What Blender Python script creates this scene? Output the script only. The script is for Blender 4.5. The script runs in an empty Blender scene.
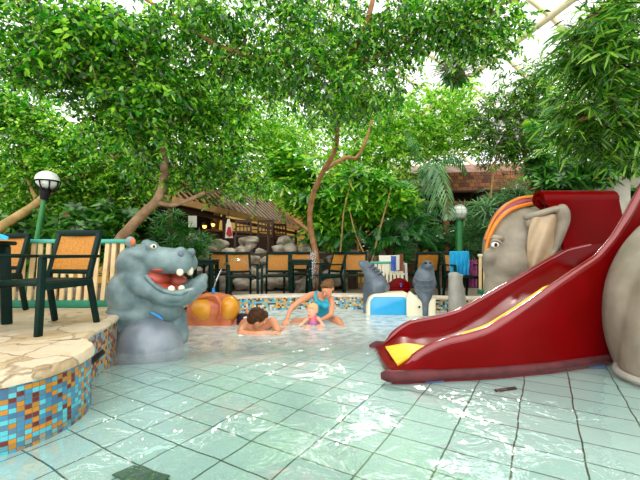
import bpy, bmesh, math, random
import numpy as np
from mathutils import Vector, Matrix, noise

random.seed(7)
rng = np.random.default_rng(7)
SC = bpy.context.scene
COL = SC.collection
PI = math.pi
F, EYE, HOR = 370.0, 1.1, 250.0        # focal length in pixels, eye height, horizon row


def P(px, py, Y):
    """point at depth Y seen at pixel (px, py)"""
    return Vector(((px - 320) / F * Y, Y, EYE - (py - HOR) / F * Y))


def S(r, g, b):
    f = lambda c: (c / 255 / 12.92) if c / 255 <= .04045 else ((c / 255 + .055) / 1.055) ** 2.4
    return (f(r), f(g), f(b), 1.0)


# ---------------------------------------------------------------- materials
def nt(name):
    m = bpy.data.materials.new(name)
    m.use_nodes = True
    t = m.node_tree
    t.nodes.clear()
    return m, t.nodes, t.links


def mat(name, c1, c2=None, rough=.5, scale=6., bump=0., bscale=25., coat=0., metal=0., emit=None, estr=0., spec=.5):
    m, N, L = nt(name)
    out = N.new('ShaderNodeOutputMaterial')
    b = N.new('ShaderNodeBsdfPrincipled')
    L.new(b.outputs[0], out.inputs[0])
    b.inputs['Roughness'].default_value = rough
    b.inputs['Metallic'].default_value = metal
    b.inputs['Specular IOR Level'].default_value = spec
    b.inputs['Coat Weight'].default_value = coat
    b.inputs['Coat Roughness'].default_value = .08
    b.inputs['Base Color'].default_value = c1
    if emit:
        b.inputs['Emission Color'].default_value = emit
        b.inputs['Emission Strength'].default_value = estr
    tc = N.new('ShaderNodeTexCoord')
    if c2:
        n = N.new('ShaderNodeTexNoise')
        n.inputs['Scale'].default_value = scale
        n.inputs['Detail'].default_value = 5
        L.new(tc.outputs['Object'], n.inputs['Vector'])
        r = N.new('ShaderNodeValToRGB')
        r.color_ramp.elements[0].position = .35
        r.color_ramp.elements[1].position = .68
        r.color_ramp.elements[0].color = c1
        r.color_ramp.elements[1].color = c2
        L.new(n.outputs[0], r.inputs[0])
        L.new(r.outputs[0], b.inputs['Base Color'])
    if bump:
        n = N.new('ShaderNodeTexNoise')
        n.inputs['Scale'].default_value = bscale
        n.inputs['Detail'].default_value = 4
        L.new(tc.outputs['Object'], n.inputs['Vector'])
        bp = N.new('ShaderNodeBump')
        bp.inputs['Strength'].default_value = bump
        bp.inputs['Distance'].default_value = .02
        L.new(n.outputs[0], bp.inputs['Height'])
        L.new(bp.outputs[0], b.inputs['Normal'])
    return m


def leafmat(name, c1, c2, c3, trans=.45, gloss=.06):
    m, N, L = nt(name)
    out = N.new('ShaderNodeOutputMaterial')
    g = N.new('ShaderNodeNewGeometry')
    r = N.new('ShaderNodeValToRGB')
    r.color_ramp.elements[0].color = c1
    r.color_ramp.elements[1].color = c3
    e = r.color_ramp.elements.new(.5)
    e.color = c2
    L.new(g.outputs['Random Per Island'], r.inputs[0])
    d = N.new('ShaderNodeBsdfDiffuse')
    t = N.new('ShaderNodeBsdfTranslucent')
    gl = N.new('ShaderNodeBsdfGlossy')
    gl.inputs['Roughness'].default_value = .3
    m1 = N.new('ShaderNodeMixShader')
    m2 = N.new('ShaderNodeMixShader')
    m1.inputs[0].default_value = trans
    m2.inputs[0].default_value = gloss
    L.new(r.outputs[0], d.inputs[0])
    hs = N.new('ShaderNodeHueSaturation')
    hs.inputs['Hue'].default_value = .5
    hs.inputs['Value'].default_value = 1.35
    L.new(r.outputs[0], hs.inputs['Color'])
    L.new(hs.outputs[0], t.inputs[0])
    L.new(d.outputs[0], m1.inputs[1])
    L.new(t.outputs[0], m1.inputs[2])
    L.new(m1.outputs[0], m2.inputs[1])
    L.new(gl.outputs[0], m2.inputs[2])
    L.new(m2.outputs[0], out.inputs[0])
    return m


def tilemat(name):
    """pale pool tiles with dark grout, laid at an angle"""
    m, N, L = nt(name)
    out = N.new('ShaderNodeOutputMaterial')
    b = N.new('ShaderNodeBsdfPrincipled')
    L.new(b.outputs[0], out.inputs[0])
    tc = N.new('ShaderNodeTexCoord')
    wn = N.new('ShaderNodeTexNoise')
    wn.inputs['Scale'].default_value = 3.5
    wn.inputs['Detail'].default_value = 2
    L.new(tc.outputs['Object'], wn.inputs['Vector'])
    sub = N.new('ShaderNodeVectorMath'); sub.operation = 'SUBTRACT'
    sub.inputs[1].default_value = (.5, .5, .5)
    L.new(wn.outputs['Color'], sub.inputs[0])
    sc = N.new('ShaderNodeVectorMath'); sc.operation = 'SCALE'
    sc.inputs['Scale'].default_value = .035
    L.new(sub.outputs[0], sc.inputs[0])
    add = N.new('ShaderNodeVectorMath'); add.operation = 'ADD'
    L.new(tc.outputs['Object'], add.inputs[0])
    L.new(sc.outputs[0], add.inputs[1])
    s2 = N.new('ShaderNodeVectorMath'); s2.operation = 'SUBTRACT'
    s2.inputs[1].default_value = (1.147, 2.18, 0)
    L.new(add.outputs[0], s2.inputs[0])
    mp = N.new('ShaderNodeMapping')
    mp.inputs['Rotation'].default_value = (0, 0, math.radians(31))
    L.new(s2.outputs[0], mp.inputs[0])
    br = N.new('ShaderNodeTexBrick')
    br.offset = 0
    br.inputs['Scale'].default_value = 1
    br.inputs['Brick Width'].default_value = .34
    br.inputs['Row Height'].default_value = .253
    br.inputs['Mortar Size'].default_value = .0058
    br.inputs['Mortar Smooth'].default_value = .3
    br.inputs['Color1'].default_value = S(166, 196, 190)
    br.inputs['Color2'].default_value = S(158, 189, 184)
    br.inputs['Mortar'].default_value = S(44, 64, 50)
    L.new(mp.outputs[0], br.inputs['Vector'])
    n = N.new('ShaderNodeTexNoise')
    n.inputs['Scale'].default_value = 1.3
    n.inputs['Detail'].default_value = 4
    L.new(tc.outputs['Object'], n.inputs['Vector'])
    mr = N.new('ShaderNodeMapRange')
    mr.inputs['To Min'].default_value = .88
    mr.inputs['To Max'].default_value = 1.06
    L.new(n.outputs[0], mr.inputs[0])
    hv = N.new('ShaderNodeHueSaturation')
    L.new(br.outputs[0], hv.inputs['Color'])
    L.new(mr.outputs[0], hv.inputs['Value'])
    L.new(hv.outputs[0], b.inputs['Base Color'])
    b.inputs['Roughness'].default_value = .35
    return m


def mosaicmat(name, cols, w=.042, h=.034, grout=S(120, 125, 110)):
    m, N, L = nt(name)
    out = N.new('ShaderNodeOutputMaterial')
    b = N.new('ShaderNodeBsdfPrincipled')
    L.new(b.outputs[0], out.inputs[0])
    uv = N.new('ShaderNodeUVMap')
    dv = N.new('ShaderNodeVectorMath'); dv.operation = 'DIVIDE'
    dv.inputs[1].default_value = (w, h, 1)
    L.new(uv.outputs[0], dv.inputs[0])
    fl = N.new('ShaderNodeVectorMath'); fl.operation = 'FLOOR'
    L.new(dv.outputs[0], fl.inputs[0])
    wn = N.new('ShaderNodeTexWhiteNoise'); wn.noise_dimensions = '3D'
    L.new(fl.outputs[0], wn.inputs['Vector'])
    r = N.new('ShaderNodeValToRGB')
    r.color_ramp.interpolation = 'CONSTANT'
    el = r.color_ramp.elements
    el[0].position = 0; el[0].color = cols[0]
    el[1].position = 1 / len(cols); el[1].color = cols[1]
    for i in range(2, len(cols)):
        e = el.new(i / len(cols)); e.color = cols[i]
    L.new(wn.outputs['Value'], r.inputs[0])
    br = N.new('ShaderNodeTexBrick')
    br.offset = 0
    br.inputs['Scale'].default_value = 1
    br.inputs['Brick Width'].default_value = w
    br.inputs['Row Height'].default_value = h
    br.inputs['Mortar Size'].default_value = .0016
    L.new(uv.outputs[0], br.inputs['Vector'])
    mx = N.new('ShaderNodeMixRGB')
    L.new(br.outputs['Fac'], mx.inputs[0])
    L.new(r.outputs[0], mx.inputs[1])
    mx.inputs[2].default_value = grout
    L.new(mx.outputs[0], b.inputs['Base Color'])
    b.inputs['Roughness'].default_value = .22
    return m


def stonemat(name, cs, scale=2.6, crack=S(164, 142, 110)):
    """flagstones with dark joints"""
    m, N, L = nt(name)
    out = N.new('ShaderNodeOutputMaterial')
    b = N.new('ShaderNodeBsdfPrincipled')
    L.new(b.outputs[0], out.inputs[0])
    tc = N.new('ShaderNodeTexCoord')
    wn = N.new('ShaderNodeTexNoise'); wn.inputs['Scale'].default_value = 5; wn.inputs['Detail'].default_value = 5
    L.new(tc.outputs['Object'], wn.inputs['Vector'])
    sc = N.new('ShaderNodeVectorMath'); sc.operation = 'SCALE'; sc.inputs['Scale'].default_value = .18
    L.new(wn.outputs['Color'], sc.inputs[0])
    add = N.new('ShaderNodeVectorMath'); add.operation = 'ADD'
    L.new(tc.outputs['Object'], add.inputs[0]); L.new(sc.outputs[0], add.inputs[1])
    v = N.new('ShaderNodeTexVoronoi'); v.feature = 'DISTANCE_TO_EDGE'; v.inputs['Scale'].default_value = scale
    L.new(add.outputs[0], v.inputs['Vector'])
    vc = N.new('ShaderNodeTexVoronoi'); vc.inputs['Scale'].default_value = scale
    L.new(add.outputs[0], vc.inputs['Vector'])
    sx = N.new('ShaderNodeSeparateXYZ'); L.new(vc.outputs['Color'], sx.inputs[0])
    n = N.new('ShaderNodeTexNoise'); n.inputs['Scale'].default_value = 9; n.inputs['Detail'].default_value = 8
    L.new(tc.outputs['Object'], n.inputs['Vector'])
    mm = N.new('ShaderNodeMath'); mm.operation = 'MULTIPLY_ADD'; mm.inputs[1].default_value = .55
    L.new(sx.outputs[0], mm.inputs[0])
    m3 = N.new('ShaderNodeMath'); m3.operation = 'MULTIPLY'; m3.inputs[1].default_value = .5
    L.new(n.outputs[0], m3.inputs[0]); L.new(m3.outputs[0], mm.inputs[2])
    r = N.new('ShaderNodeValToRGB')
    el = r.color_ramp.elements
    el[0].color = cs[0]; el[0].position = .15; el[1].color = cs[-1]; el[1].position = .85
    for i in range(1, len(cs) - 1):
        e = el.new(.15 + .7 * i / (len(cs) - 1)); e.color = cs[i]
    L.new(mm.outputs[0], r.inputs[0])
    cr = N.new('ShaderNodeMapRange'); cr.inputs['From Min'].default_value = .004; cr.inputs['From Max'].default_value = .03
    L.new(v.outputs['Distance'], cr.inputs[0])
    mx = N.new('ShaderNodeMixRGB'); L.new(cr.outputs[0], mx.inputs[0])
    mx.inputs[1].default_value = crack
    L.new(r.outputs[0], mx.inputs[2]); L.new(mx.outputs[0], b.inputs['Base Color'])
    bp = N.new('ShaderNodeBump'); bp.inputs['Strength'].default_value = .6; bp.inputs['Distance'].default_value = .02
    ad = N.new('ShaderNodeMath'); ad.operation = 'ADD'
    L.new(cr.outputs[0], ad.inputs[0]); L.new(n.outputs[0], ad.inputs[1]); L.new(ad.outputs[0], bp.inputs['Height'])
    L.new(bp.outputs[0], b.inputs['Normal'])
    b.inputs['Roughness'].default_value = .5
    return m


def watermat(name):
    """clear shallow water: mostly see-through with a rippled mirror sheen"""
    m, N, L = nt(name)
    out = N.new('ShaderNodeOutputMaterial')
    tr = N.new('ShaderNodeBsdfTransparent'); tr.inputs[0].default_value = (.955, .992, .98, 1)
    gl = N.new('ShaderNodeBsdfGlossy'); gl.inputs['Roughness'].default_value = .02
    fr = N.new('ShaderNodeFresnel'); fr.inputs['IOR'].default_value = 1.33
    tc = N.new('ShaderNodeTexCoord')
    n1 = N.new('ShaderNodeTexNoise'); n1.inputs['Scale'].default_value = 5.5; n1.inputs['Detail'].default_value = 3
    n1.inputs['Distortion'].default_value = 1.2
    n2 = N.new('ShaderNodeTexNoise'); n2.inputs['Scale'].default_value = 1.6; n2.inputs['Detail'].default_value = 1
    ad = N.new('ShaderNodeMath'); ad.operation = 'ADD'
    L.new(tc.outputs['Object'], n1.inputs['Vector']); L.new(tc.outputs['Object'], n2.inputs['Vector'])
    n4 = N.new('ShaderNodeTexNoise'); n4.inputs['Scale'].default_value = 1.1; n4.inputs['Detail'].default_value = 1
    L.new(tc.outputs['Object'], n4.inputs['Vector'])
    ch = N.new('ShaderNodeMapRange'); ch.inputs['From Min'].default_value = .46; ch.inputs['From Max'].default_value = .62; ch.inputs['To Min'].default_value = .22; ch.inputs['To Max'].default_value = 2.6
    L.new(n4.outputs[0], ch.inputs[0])
    chm = N.new('ShaderNodeMath'); chm.operation = 'MULTIPLY'
    L.new(n1.outputs[0], chm.inputs[0]); L.new(ch.outputs[0], chm.inputs[1])
    L.new(chm.outputs[0], ad.inputs[0]); L.new(n2.outputs[0], ad.inputs[1])
    bp = N.new('ShaderNodeBump'); bp.inputs['Strength'].default_value = .6; bp.inputs['Distance'].default_value = .045
    L.new(ad.outputs[0], bp.inputs['Height'])
    L.new(bp.outputs[0], gl.inputs['Normal']); L.new(bp.outputs[0], fr.inputs['Normal'])
    # churned water at the far end; white in the colour stands for sky sheen
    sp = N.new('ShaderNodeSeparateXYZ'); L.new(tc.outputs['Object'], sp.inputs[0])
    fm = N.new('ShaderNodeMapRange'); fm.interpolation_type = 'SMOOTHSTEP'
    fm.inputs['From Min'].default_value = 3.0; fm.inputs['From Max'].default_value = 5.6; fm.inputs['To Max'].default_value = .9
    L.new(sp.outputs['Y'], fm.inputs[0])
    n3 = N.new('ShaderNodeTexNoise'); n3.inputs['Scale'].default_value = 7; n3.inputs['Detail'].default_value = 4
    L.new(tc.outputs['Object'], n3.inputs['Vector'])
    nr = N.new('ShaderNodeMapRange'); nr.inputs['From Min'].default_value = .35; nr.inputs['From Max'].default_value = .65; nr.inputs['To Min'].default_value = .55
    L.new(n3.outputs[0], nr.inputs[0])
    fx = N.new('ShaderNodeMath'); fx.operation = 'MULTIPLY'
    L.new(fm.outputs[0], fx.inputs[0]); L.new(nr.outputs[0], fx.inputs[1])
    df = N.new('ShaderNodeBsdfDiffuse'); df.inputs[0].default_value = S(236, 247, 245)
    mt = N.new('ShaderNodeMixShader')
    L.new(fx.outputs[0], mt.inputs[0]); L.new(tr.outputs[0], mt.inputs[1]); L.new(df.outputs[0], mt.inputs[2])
    mx = N.new('ShaderNodeMixShader')
    mf = N.new('ShaderNodeMath'); mf.operation = 'MULTIPLY'; mf.inputs[1].default_value = .34
    L.new(fr.outputs[0], mf.inputs[0])
    L.new(mf.outputs[0], mx.inputs[0]); L.new(mt.outputs[0], mx.inputs[1]); L.new(gl.outputs[0], mx.inputs[2])
    L.new(mx.outputs[0], out.inputs[0])
    return m


def glassmat(name, tint=(1, 1, 1, 1), k=.08, rough=.05):
    m, N, L = nt(name)
    out = N.new('ShaderNodeOutputMaterial')
    tr = N.new('ShaderNodeBsdfTransparent'); tr.inputs[0].default_value = tint
    gl = N.new('ShaderNodeBsdfGlossy'); gl.inputs['Roughness'].default_value = rough
    mx = N.new('ShaderNodeMixShader'); mx.inputs[0].default_value = k
    L.new(tr.outputs[0], mx.inputs[1]); L.new(gl.outputs[0], mx.inputs[2]); L.new(mx.outputs[0], out.inputs[0])
    return m


def shinglemat(name):
    m, N, L = nt(name)
    out = N.new('ShaderNodeOutputMaterial'); b = N.new('ShaderNodeBsdfPrincipled'); L.new(b.outputs[0], out.inputs[0])
    uv = N.new('ShaderNodeUVMap')
    br = N.new('ShaderNodeTexBrick'); br.inputs['Scale'].default_value = 1
    br.inputs['Brick Width'].default_value = .16; br.inputs['Row Height'].default_value = .13; br.inputs['Mortar Size'].default_value = .006
    br.inputs['Color1'].default_value = S(168, 98, 50); br.inputs['Color2'].default_value = S(84, 42, 20); br.inputs['Mortar'].default_value = S(40, 22, 14)
    L.new(uv.outputs[0], br.inputs['Vector'])
    L.new(br.outputs[0], b.inputs['Base Color']); b.inputs['Roughness'].default_value = .7
    return m


M = dict(
    tile=tilemat('pool_tile'),
    mosaic=mosaicmat('mosaic_near', [S(78, 178, 190), S(46, 124, 160), S(70, 114, 140), S(184, 122, 22), S(168, 112, 26), S(96, 24, 16), S(70, 164, 180), S(52, 100, 136)], w=.037, h=.029, grout=S(84, 88, 74)),
    mosaic2=mosaicmat('mosaic_far', [S(95, 185, 205), S(60, 140, 185), S(225, 170, 60), S(70, 55, 45), S(205, 215, 200), S(100, 175, 190), S(210, 160, 70), S(90, 50, 40)], w=.036, h=.032),
    mosaic3=mosaicmat('mosaic_side', [S(190, 135, 45), S(120, 45, 30), S(90, 170, 190), S(205, 150, 50), S(130, 50, 35), S(120, 150, 160)], w=.04, h=.034),
    stone=stonemat('flagstone', [S(150, 124, 88), S(190, 168, 132), S(206, 192, 164), S(172, 144, 102)]),
    cope=mat('coping_stone', S(205, 190, 165), S(232, 222, 205), .6, 6, .4, 20),
    concrete=mat('deck_concrete', S(120, 110, 95), S(150, 140, 120), .8),
    water=watermat('pool_water'),
    hippo=mat('hippo_paint', S(88, 110, 114), S(128, 150, 150), .42, 5, .2, 14, coat=.12, spec=.3),
    hippo_base=mat('hippo_base_paint', S(104, 116, 126), S(140, 150, 160), .36, 3, .12, 10, coat=.25),
    mouth=mat('mouth_red', S(165, 62, 48), S(196, 92, 70), .4),
    cream=mat('tooth_cream', S(240, 232, 205), S(225, 215, 180), .3),
    black=mat('black_paint', S(18, 18, 20), rough=.5, spec=.2),
    white=mat('white_paint', S(238, 238, 232), rough=.35),
    eleph=mat('elephant_paint', S(128, 120, 104), S(158, 148, 130), .5, 4, .3, 9, coat=.08, spec=.3),
    ear=mat('ear_tan', S(184, 162, 130), S(168, 144, 112), .45, 5, .2, 9),
    red=mat('slide_red', S(98, 0, 0), S(110, 0, 4), .36, 3, .03, 6, coat=.02, spec=.06),
    redrim=mat('slide_red_rim', S(112, 0, 8), S(128, 0, 14), .16, 3, .05, 9, coat=.7),
    redtrim=mat('slide_base_trim', S(96, 48, 50), S(74, 38, 40), .6, 10, spec=.15),
    yellow=mat('slide_yellow', S(226, 176, 24), S(238, 196, 50), .35, 8),
    orange=mat('trim_orange', S(226, 120, 20), S(235, 140, 40), .4),
    plum=mat('cap_plum', S(140, 62, 74), S(160, 80, 88), .45),
    blue=mat('bench_blue', S(32, 158, 214), S(45, 170, 222), .3, 3, coat=.4),
    bluefloor=mat('floor_blue', S(20, 130, 200), rough=.4),
    seal=mat('seal_paint', S(74, 84, 96), S(112, 124, 134), .36, 5, .2, 14, coat=.15, spec=.3),
    seal2=mat('seal_tan_paint', S(150, 148, 138), S(172, 168, 156), .35, 6, .15, 14),
    bone=mat('bench_cream', S(236, 230, 200), rough=.35),
    shellY=mat('shell_yellow', S(200, 132, 16), S(216, 150, 30), .35, 6, coat=.2),
    shellO=mat('shell_coral', S(204, 118, 64), S(186, 88, 54), .36, 5, coat=.2),
    green=mat('chair_green', S(5, 30, 24), S(8, 40, 32), .5, spec=.15),
    mint=mat('rail_teal', S(60, 160, 140), S(76, 172, 152), .45),
    mintdark=mat('rail_green', S(22, 122, 92), S(32, 134, 104), .45),
    slat=mat('slat_cream', S(236, 210, 160), S(222, 190, 136), .5, 8),
    mesh=mat('chair_weave', S(188, 126, 28), S(160, 98, 14), .55, 60, .3, 140),
    barwood=mat('dark_wood', S(58, 32, 22), S(78, 42, 28), .45, 6),
    wood=mat('roof_wood', S(168, 122, 74), S(196, 150, 98), .65, 5, .2, 20),
    wood2=mat('post_wood', S(120, 76, 42), S(146, 98, 58), .6, 5),
    thatch=mat('slat_pale', S(176, 142, 100), S(150, 104, 66), .7, 5),
    ochre=mat('wall_ochre', S(222, 176, 84), S(206, 158, 70), .8, 2),
    bark=mat('bark_brown', S(120, 92, 64), S(160, 130, 96), .75, 8, .5, 30),
    bark2=mat('bark_red', S(140, 96, 58), S(176, 126, 80), .75, 8, .4, 30),
    bark3=mat('bark_yellow', S(170, 140, 84), S(140, 112, 60), .7, 8, .3, 30),
    twig=mat('twig_brown', S(92, 78, 46), S(120, 96, 60), .8),
    rock=mat('rock_grey', S(112, 98, 80), S(186, 176, 160), .75, 4, .7, 12),
    soil=mat('soil_dark', S(58, 46, 32), S(80, 64, 44), .9),
    beam=mat('beam_cream', S(232, 222, 190), S(220, 208, 172), .45),
    glass=glassmat('roof_glass', (1, 1, 1, 1), .05),
    jet=glassmat('jet_water', (.94, .97, 1, 1), .35, .15),
    lampglass=mat('lamp_glass', S(220, 228, 218), rough=.2, emit=S(255, 255, 248), estr=.0),
    bulb=mat('warm_bulb', S(255, 210, 130), emit=S(255, 176, 70), estr=7.),
    lampgreen=mat('lamp_green', S(32, 112, 52), S(44, 128, 64), .4),
    pale=mat('post_grey', S(176, 172, 158), S(190, 186, 172), .6),
    shingle=shinglemat('shingle'),
    skin=mat('skin_light', S(214, 148, 110), S(200, 132, 94), .45, 9),
    skin2=mat('skin_baby', S(236, 178, 146), S(230, 166, 136), .45, 9),
    hair=mat('hair_brown', S(48, 28, 14), S(78, 48, 26), .6, 30, .6, 60, spec=.15),
    hair2=mat('hair_lightbrown', S(122, 86, 54), S(92, 62, 38), .6, 30, .5, 60, spec=.15),
    blond=mat('hair_blond', S(222, 180, 132), S(206, 164, 116), .5, 30),
    swim=mat('swimsuit_teal', S(20, 160, 190), S(30, 172, 200), .5),
    navy=mat('trunks_navy', S(24, 28, 52), rough=.6),
    pink=mat('baby_pink', S(228, 110, 134), rough=.6),
    lilac=mat('baby_blue', S(120, 130, 190), rough=.6),
    towelblue=mat('towel_blue', S(20, 160, 214), S(40, 176, 226), .85, 10, .5, 40),
    towelnavy=mat('towel_navy', S(60, 92, 170), S(84, 116, 190), .85, 10),
    towelbrown=mat('towel_brown', S(140, 78, 50), rough=.85),
    towelpurple=mat('towel_purple', S(120, 60, 130), S(190, 80, 120), .85, 20),
    plasticwhite=mat('plastic_white', S(228, 224, 208), rough=.5),
    drain=mat('drain_dark', S(70, 96, 84), S(52, 76, 66), .5),
    iris=mat('eye_brown', S(60, 40, 26), rough=.2),
    lips=mat('lip_pink', S(196, 100, 90), rough=.5),
    pennant=mat('pennant_red', S(190, 30, 30), rough=.5),
    paper=mat('paper_white', S(225, 222, 210), rough=.7),
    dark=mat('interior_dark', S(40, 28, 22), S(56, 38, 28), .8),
    lf_dark=leafmat('leaf_dark', S(6, 56, 6), S(42, 138, 16), S(168, 226, 56), .5, .08),
    lf_mid=leafmat('leaf_mid', S(12, 80, 8), S(72, 170, 24), S(196, 236, 76), .5, .08),
    lf_bright=leafmat('leaf_bright', S(44, 128, 14), S(132, 204, 44), S(216, 240, 104), .5, .08),
    lf_deep=leafmat('leaf_deep', S(8, 44, 6), S(32, 96, 20), S(98, 160, 52), .35, .07),
    lf_long=leafmat('leaf_long', S(10, 56, 8), S(58, 128, 24), S(156, 206, 66), .45, .07),
    lf_fern=leafmat('leaf_fern', S(20, 74, 20), S(44, 112, 34), S(80, 150, 54), .4),
    lf_palm=leafmat('leaf_palm', S(54, 112, 56), S(96, 150, 88), S(140, 186, 122), .4),
    lf_grey=leafmat('leaf_grey', S(120, 130, 104), S(150, 160, 128), S(176, 170, 140), .3),
    sky_fleck=leafmat('sky_fleck', S(214, 196, 214), S(226, 212, 226), S(236, 226, 236), .3),
)


# ---------------------------------------------------------------- mesh builder
class MB:
    def __init__(s):
        s.v, s.f, s.uv = [], [], None

    def add(s, vs, fs):
        b = len(s.v)
        s.v += [Vector(x) for x in vs]
        s.f += [tuple(i + b for i in f) for f in fs]
        return s

    def box(s, c, size, rot=None):
        c = Vector(c); R = rot if rot is not None else Matrix.Identity(3)
        hx, hy, hz = size[0] / 2, size[1] / 2, size[2] / 2
        vs = [c + R @ Vector((x * hx, y * hy, z * hz)) for x in (-1, 1) for y in (-1, 1) for z in (-1, 1)]
        return s.add(vs, [(0, 1, 3, 2), (4, 6, 7, 5), (0, 4, 5, 1), (2, 3, 7, 6), (0, 2, 6, 4), (1, 5, 7, 3)])

    def beam(s, a, b, w, h, up=(0, 0, 1)):
        a, b = Vector(a), Vector(b); d = (b - a); l = d.length; d.normalize()
        up = Vector(up)
        x = d.cross(up)
        if x.length < 1e-4: x = d.cross(Vector((0, 1, 0)))
        x.normalize(); u = x.cross(d)
        R = Matrix((d, x, u)).transposed()
        return s.box((a + b) / 2, (l, w, h), R)

    def tube(s, pts, rad, n=8, caps=True):
        pts = [Vector(p) for p in pts]
        if not hasattr(rad, '__len__'): rad = [rad] * len(pts)
        vs, fs = [], []
        ref = None
        for i, p in enumerate(pts):
            d = (pts[min(i + 1, len(pts) - 1)] - pts[max(i - 1, 0)])
            d = d.normalized() if d.length > 1e-9 else Vector((0, 0, 1))
            if ref is None:
                ref = d.orthogonal().normalized()
            ref = (ref - d * ref.dot(d))
            ref = ref.normalized() if ref.length > 1e-6 else d.orthogonal().normalized()
            q = d.cross(ref)
            for k in range(n):
                a = 2 * PI * k / n
                vs.append(p + (ref * math.cos(a) + q * math.sin(a)) * rad[i])
        for i in range(len(pts) - 1):
            for k in range(n):
                k2 = (k + 1) % n
                fs.append((i * n + k, i * n + k2, (i + 1) * n + k2, (i + 1) * n + k))
        if caps:
            fs.append(tuple(range(n - 1, -1, -1)))
            fs.append(tuple((len(pts) - 1) * n + k for k in range(n)))
        return s.add(vs, fs)

    def limb(s, pts, rad, n=14):
        """closed tapered chain with round ends"""
        pts = [Vector(p) for p in pts]
        if not hasattr(rad, '__len__'): rad = [rad] * len(pts)
        a = (pts[0] - pts[1]).normalized(); b = (pts[-1] - pts[-2]).normalized()
        P2, R2 = [], []
        for k in (.98, .8, .45):
            P2.append(pts[0] + a * rad[0] * k); R2.append(rad[0] * math.sqrt(1 - k * k))
        P2 += pts; R2 += list(rad)
        for k in (.45, .8, .98):
            P2.append(pts[-1] + b * rad[-1] * k); R2.append(rad[-1] * math.sqrt(1 - k * k))
        return s.tube(P2, R2, n)

    def ell(s, c, r, rot=None, u=20, w=12):
        c = Vector(c); R = rot if rot is not None else Matrix.Identity(3)
        if not hasattr(r, '__len__'): r = (r, r, r)
        vs = [c + R @ Vector((0, 0, r[2]))]; fs = []
        for i in range(1, w):
            t = PI * i / w
            for k in range(u):
                a = 2 * PI * k / u
                vs.append(c + R @ Vector((r[0] * math.sin(t) * math.cos(a), r[1] * math.sin(t) * math.sin(a), r[2] * math.cos(t))))
        vs.append(c + R @ Vector((0, 0, -r[2])))
        for k in range(u):
            fs.append((0, 1 + k, 1 + (k + 1) % u))
            fs.append((len(vs) - 1, 1 + (w - 2) * u + (k + 1) % u, 1 + (w - 2) * u + k))
        for i in range(w - 2):
            for k in range(u):
                fs.append((1 + i * u + k, 1 + (i + 1) * u + k, 1 + (i + 1) * u + (k + 1) % u, 1 + i * u + (k + 1) % u))
        return s.add(vs, fs)

    def lathe(s, c, prof, n=20):
        c = Vector(c); vs, fs = [], []
        for r, z in prof:
            for k in range(n):
                a = 2 * PI * k / n
                vs.append(c + Vector((r * math.cos(a), r * math.sin(a), z)))
        for i in range(len(prof) - 1):
            for k in range(n):
                fs.append((i * n + k, i * n + (k + 1) % n, (i + 1) * n + (k + 1) % n, (i + 1) * n + k))
        fs.append(tuple(range(n - 1, -1, -1))); fs.append(tuple((len(prof) - 1) * n + k for k in range(n)))
        return s.add(vs, fs)

    def prism(s, poly, d):
        """closed polygon (3d points) extruded by vector d"""
        n = len(poly); d = Vector(d)
        vs = [Vector(p) for p in poly] + [Vector(p) + d for p in poly]
        fs = [tuple(range(n - 1, -1, -1)), tuple(range(n, 2 * n))]
        fs += [(i, (i + 1) % n, n + (i + 1) % n, n + i) for i in range(n)]
        return s.add(vs, fs)

    def grid(s, rows, close=False):
        n = len(rows[0]); vs = [p for r in rows for p in r]; fs = []
        for i in range(len(rows) - 1):
            for k in range(n if close else n - 1):
                k2 = (k + 1) % n
                fs.append((i * n + k, i * n + k2, (i + 1) * n + k2, (i + 1) * n + k))
        return s.add(vs, fs)

    def build(s, name, m, parent=None, smooth=True, remesh=0, relax=0, bevel=0, local=False, thick=0, subsurf=0, uvs=None):
        me = bpy.data.meshes.new(name)
        off = Vector((0, 0, 0))
        if parent is not None and not local:
            r = parent
            while r: off += Vector(r.location); r = r.parent
        me.from_pydata([tuple(v - off) for v in s.v], [], s.f)
        me.update()
        if uvs:
            lay = me.uv_layers.new(name='UVMap')
            for p in me.polygons:
                for li in p.loop_indices:
                    lay.data[li].uv = uvs[me.loops[li].vertex_index]
        bm = bmesh.new(); bm.from_mesh(me)
        bmesh.ops.recalc_face_normals(bm, faces=bm.faces); bm.to_mesh(me); bm.free()
        o = bpy.data.objects.new(name, me); COL.objects.link(o)
        me.materials.append(m)
        if parent: o.parent = parent
        if thick:
            k = o.modifiers.new('a', 'SOLIDIFY'); k.thickness = thick; k.offset = 0
        if remesh:
            k = o.modifiers.new('r', 'REMESH'); k.mode = 'VOXEL'; k.voxel_size = remesh; k.use_smooth_shade = True
        if relax:
            k = o.modifiers.new('s', 'SMOOTH'); k.iterations = relax; k.factor = .6
        if bevel:
            k = o.modifiers.new('b', 'BEVEL'); k.width = bevel; k.segments = 2; k.limit_method = 'ANGLE'; k.angle_limit = .6
        if subsurf:
            k = o.modifiers.new('u', 'SUBSURF'); k.levels = subsurf; k.render_levels = subsurf
        if o.modifiers:
            dg = bpy.context.evaluated_depsgraph_get()
            new = bpy.data.meshes.new_from_object(o.evaluated_get(dg))
            o.modifiers.clear(); o.data = new; new.name = name
            if not new.materials: new.materials.append(m)
            me = new
        if smooth:
            me.polygons.foreach_set('use_smooth', [True] * len(me.polygons))
            if not remesh:
                try: me.set_sharp_from_angle(angle=.75)
                except Exception: pass
        return o


def tag(o, label=None, cat=None, group=None, kind=None):
    if label: o['label'] = label
    if cat: o['category'] = cat
    if group: o['group'] = group
    if kind: o['kind'] = kind
    return o


def thing(name, loc, label, cat, group=None, rz=0.):
    o = bpy.data.objects.new(name, None); COL.objects.link(o)
    o.empty_display_size = .1
    o.location = loc; o.rotation_euler.z = rz
    return tag(o, label, cat, group)


KIDS = {}


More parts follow.
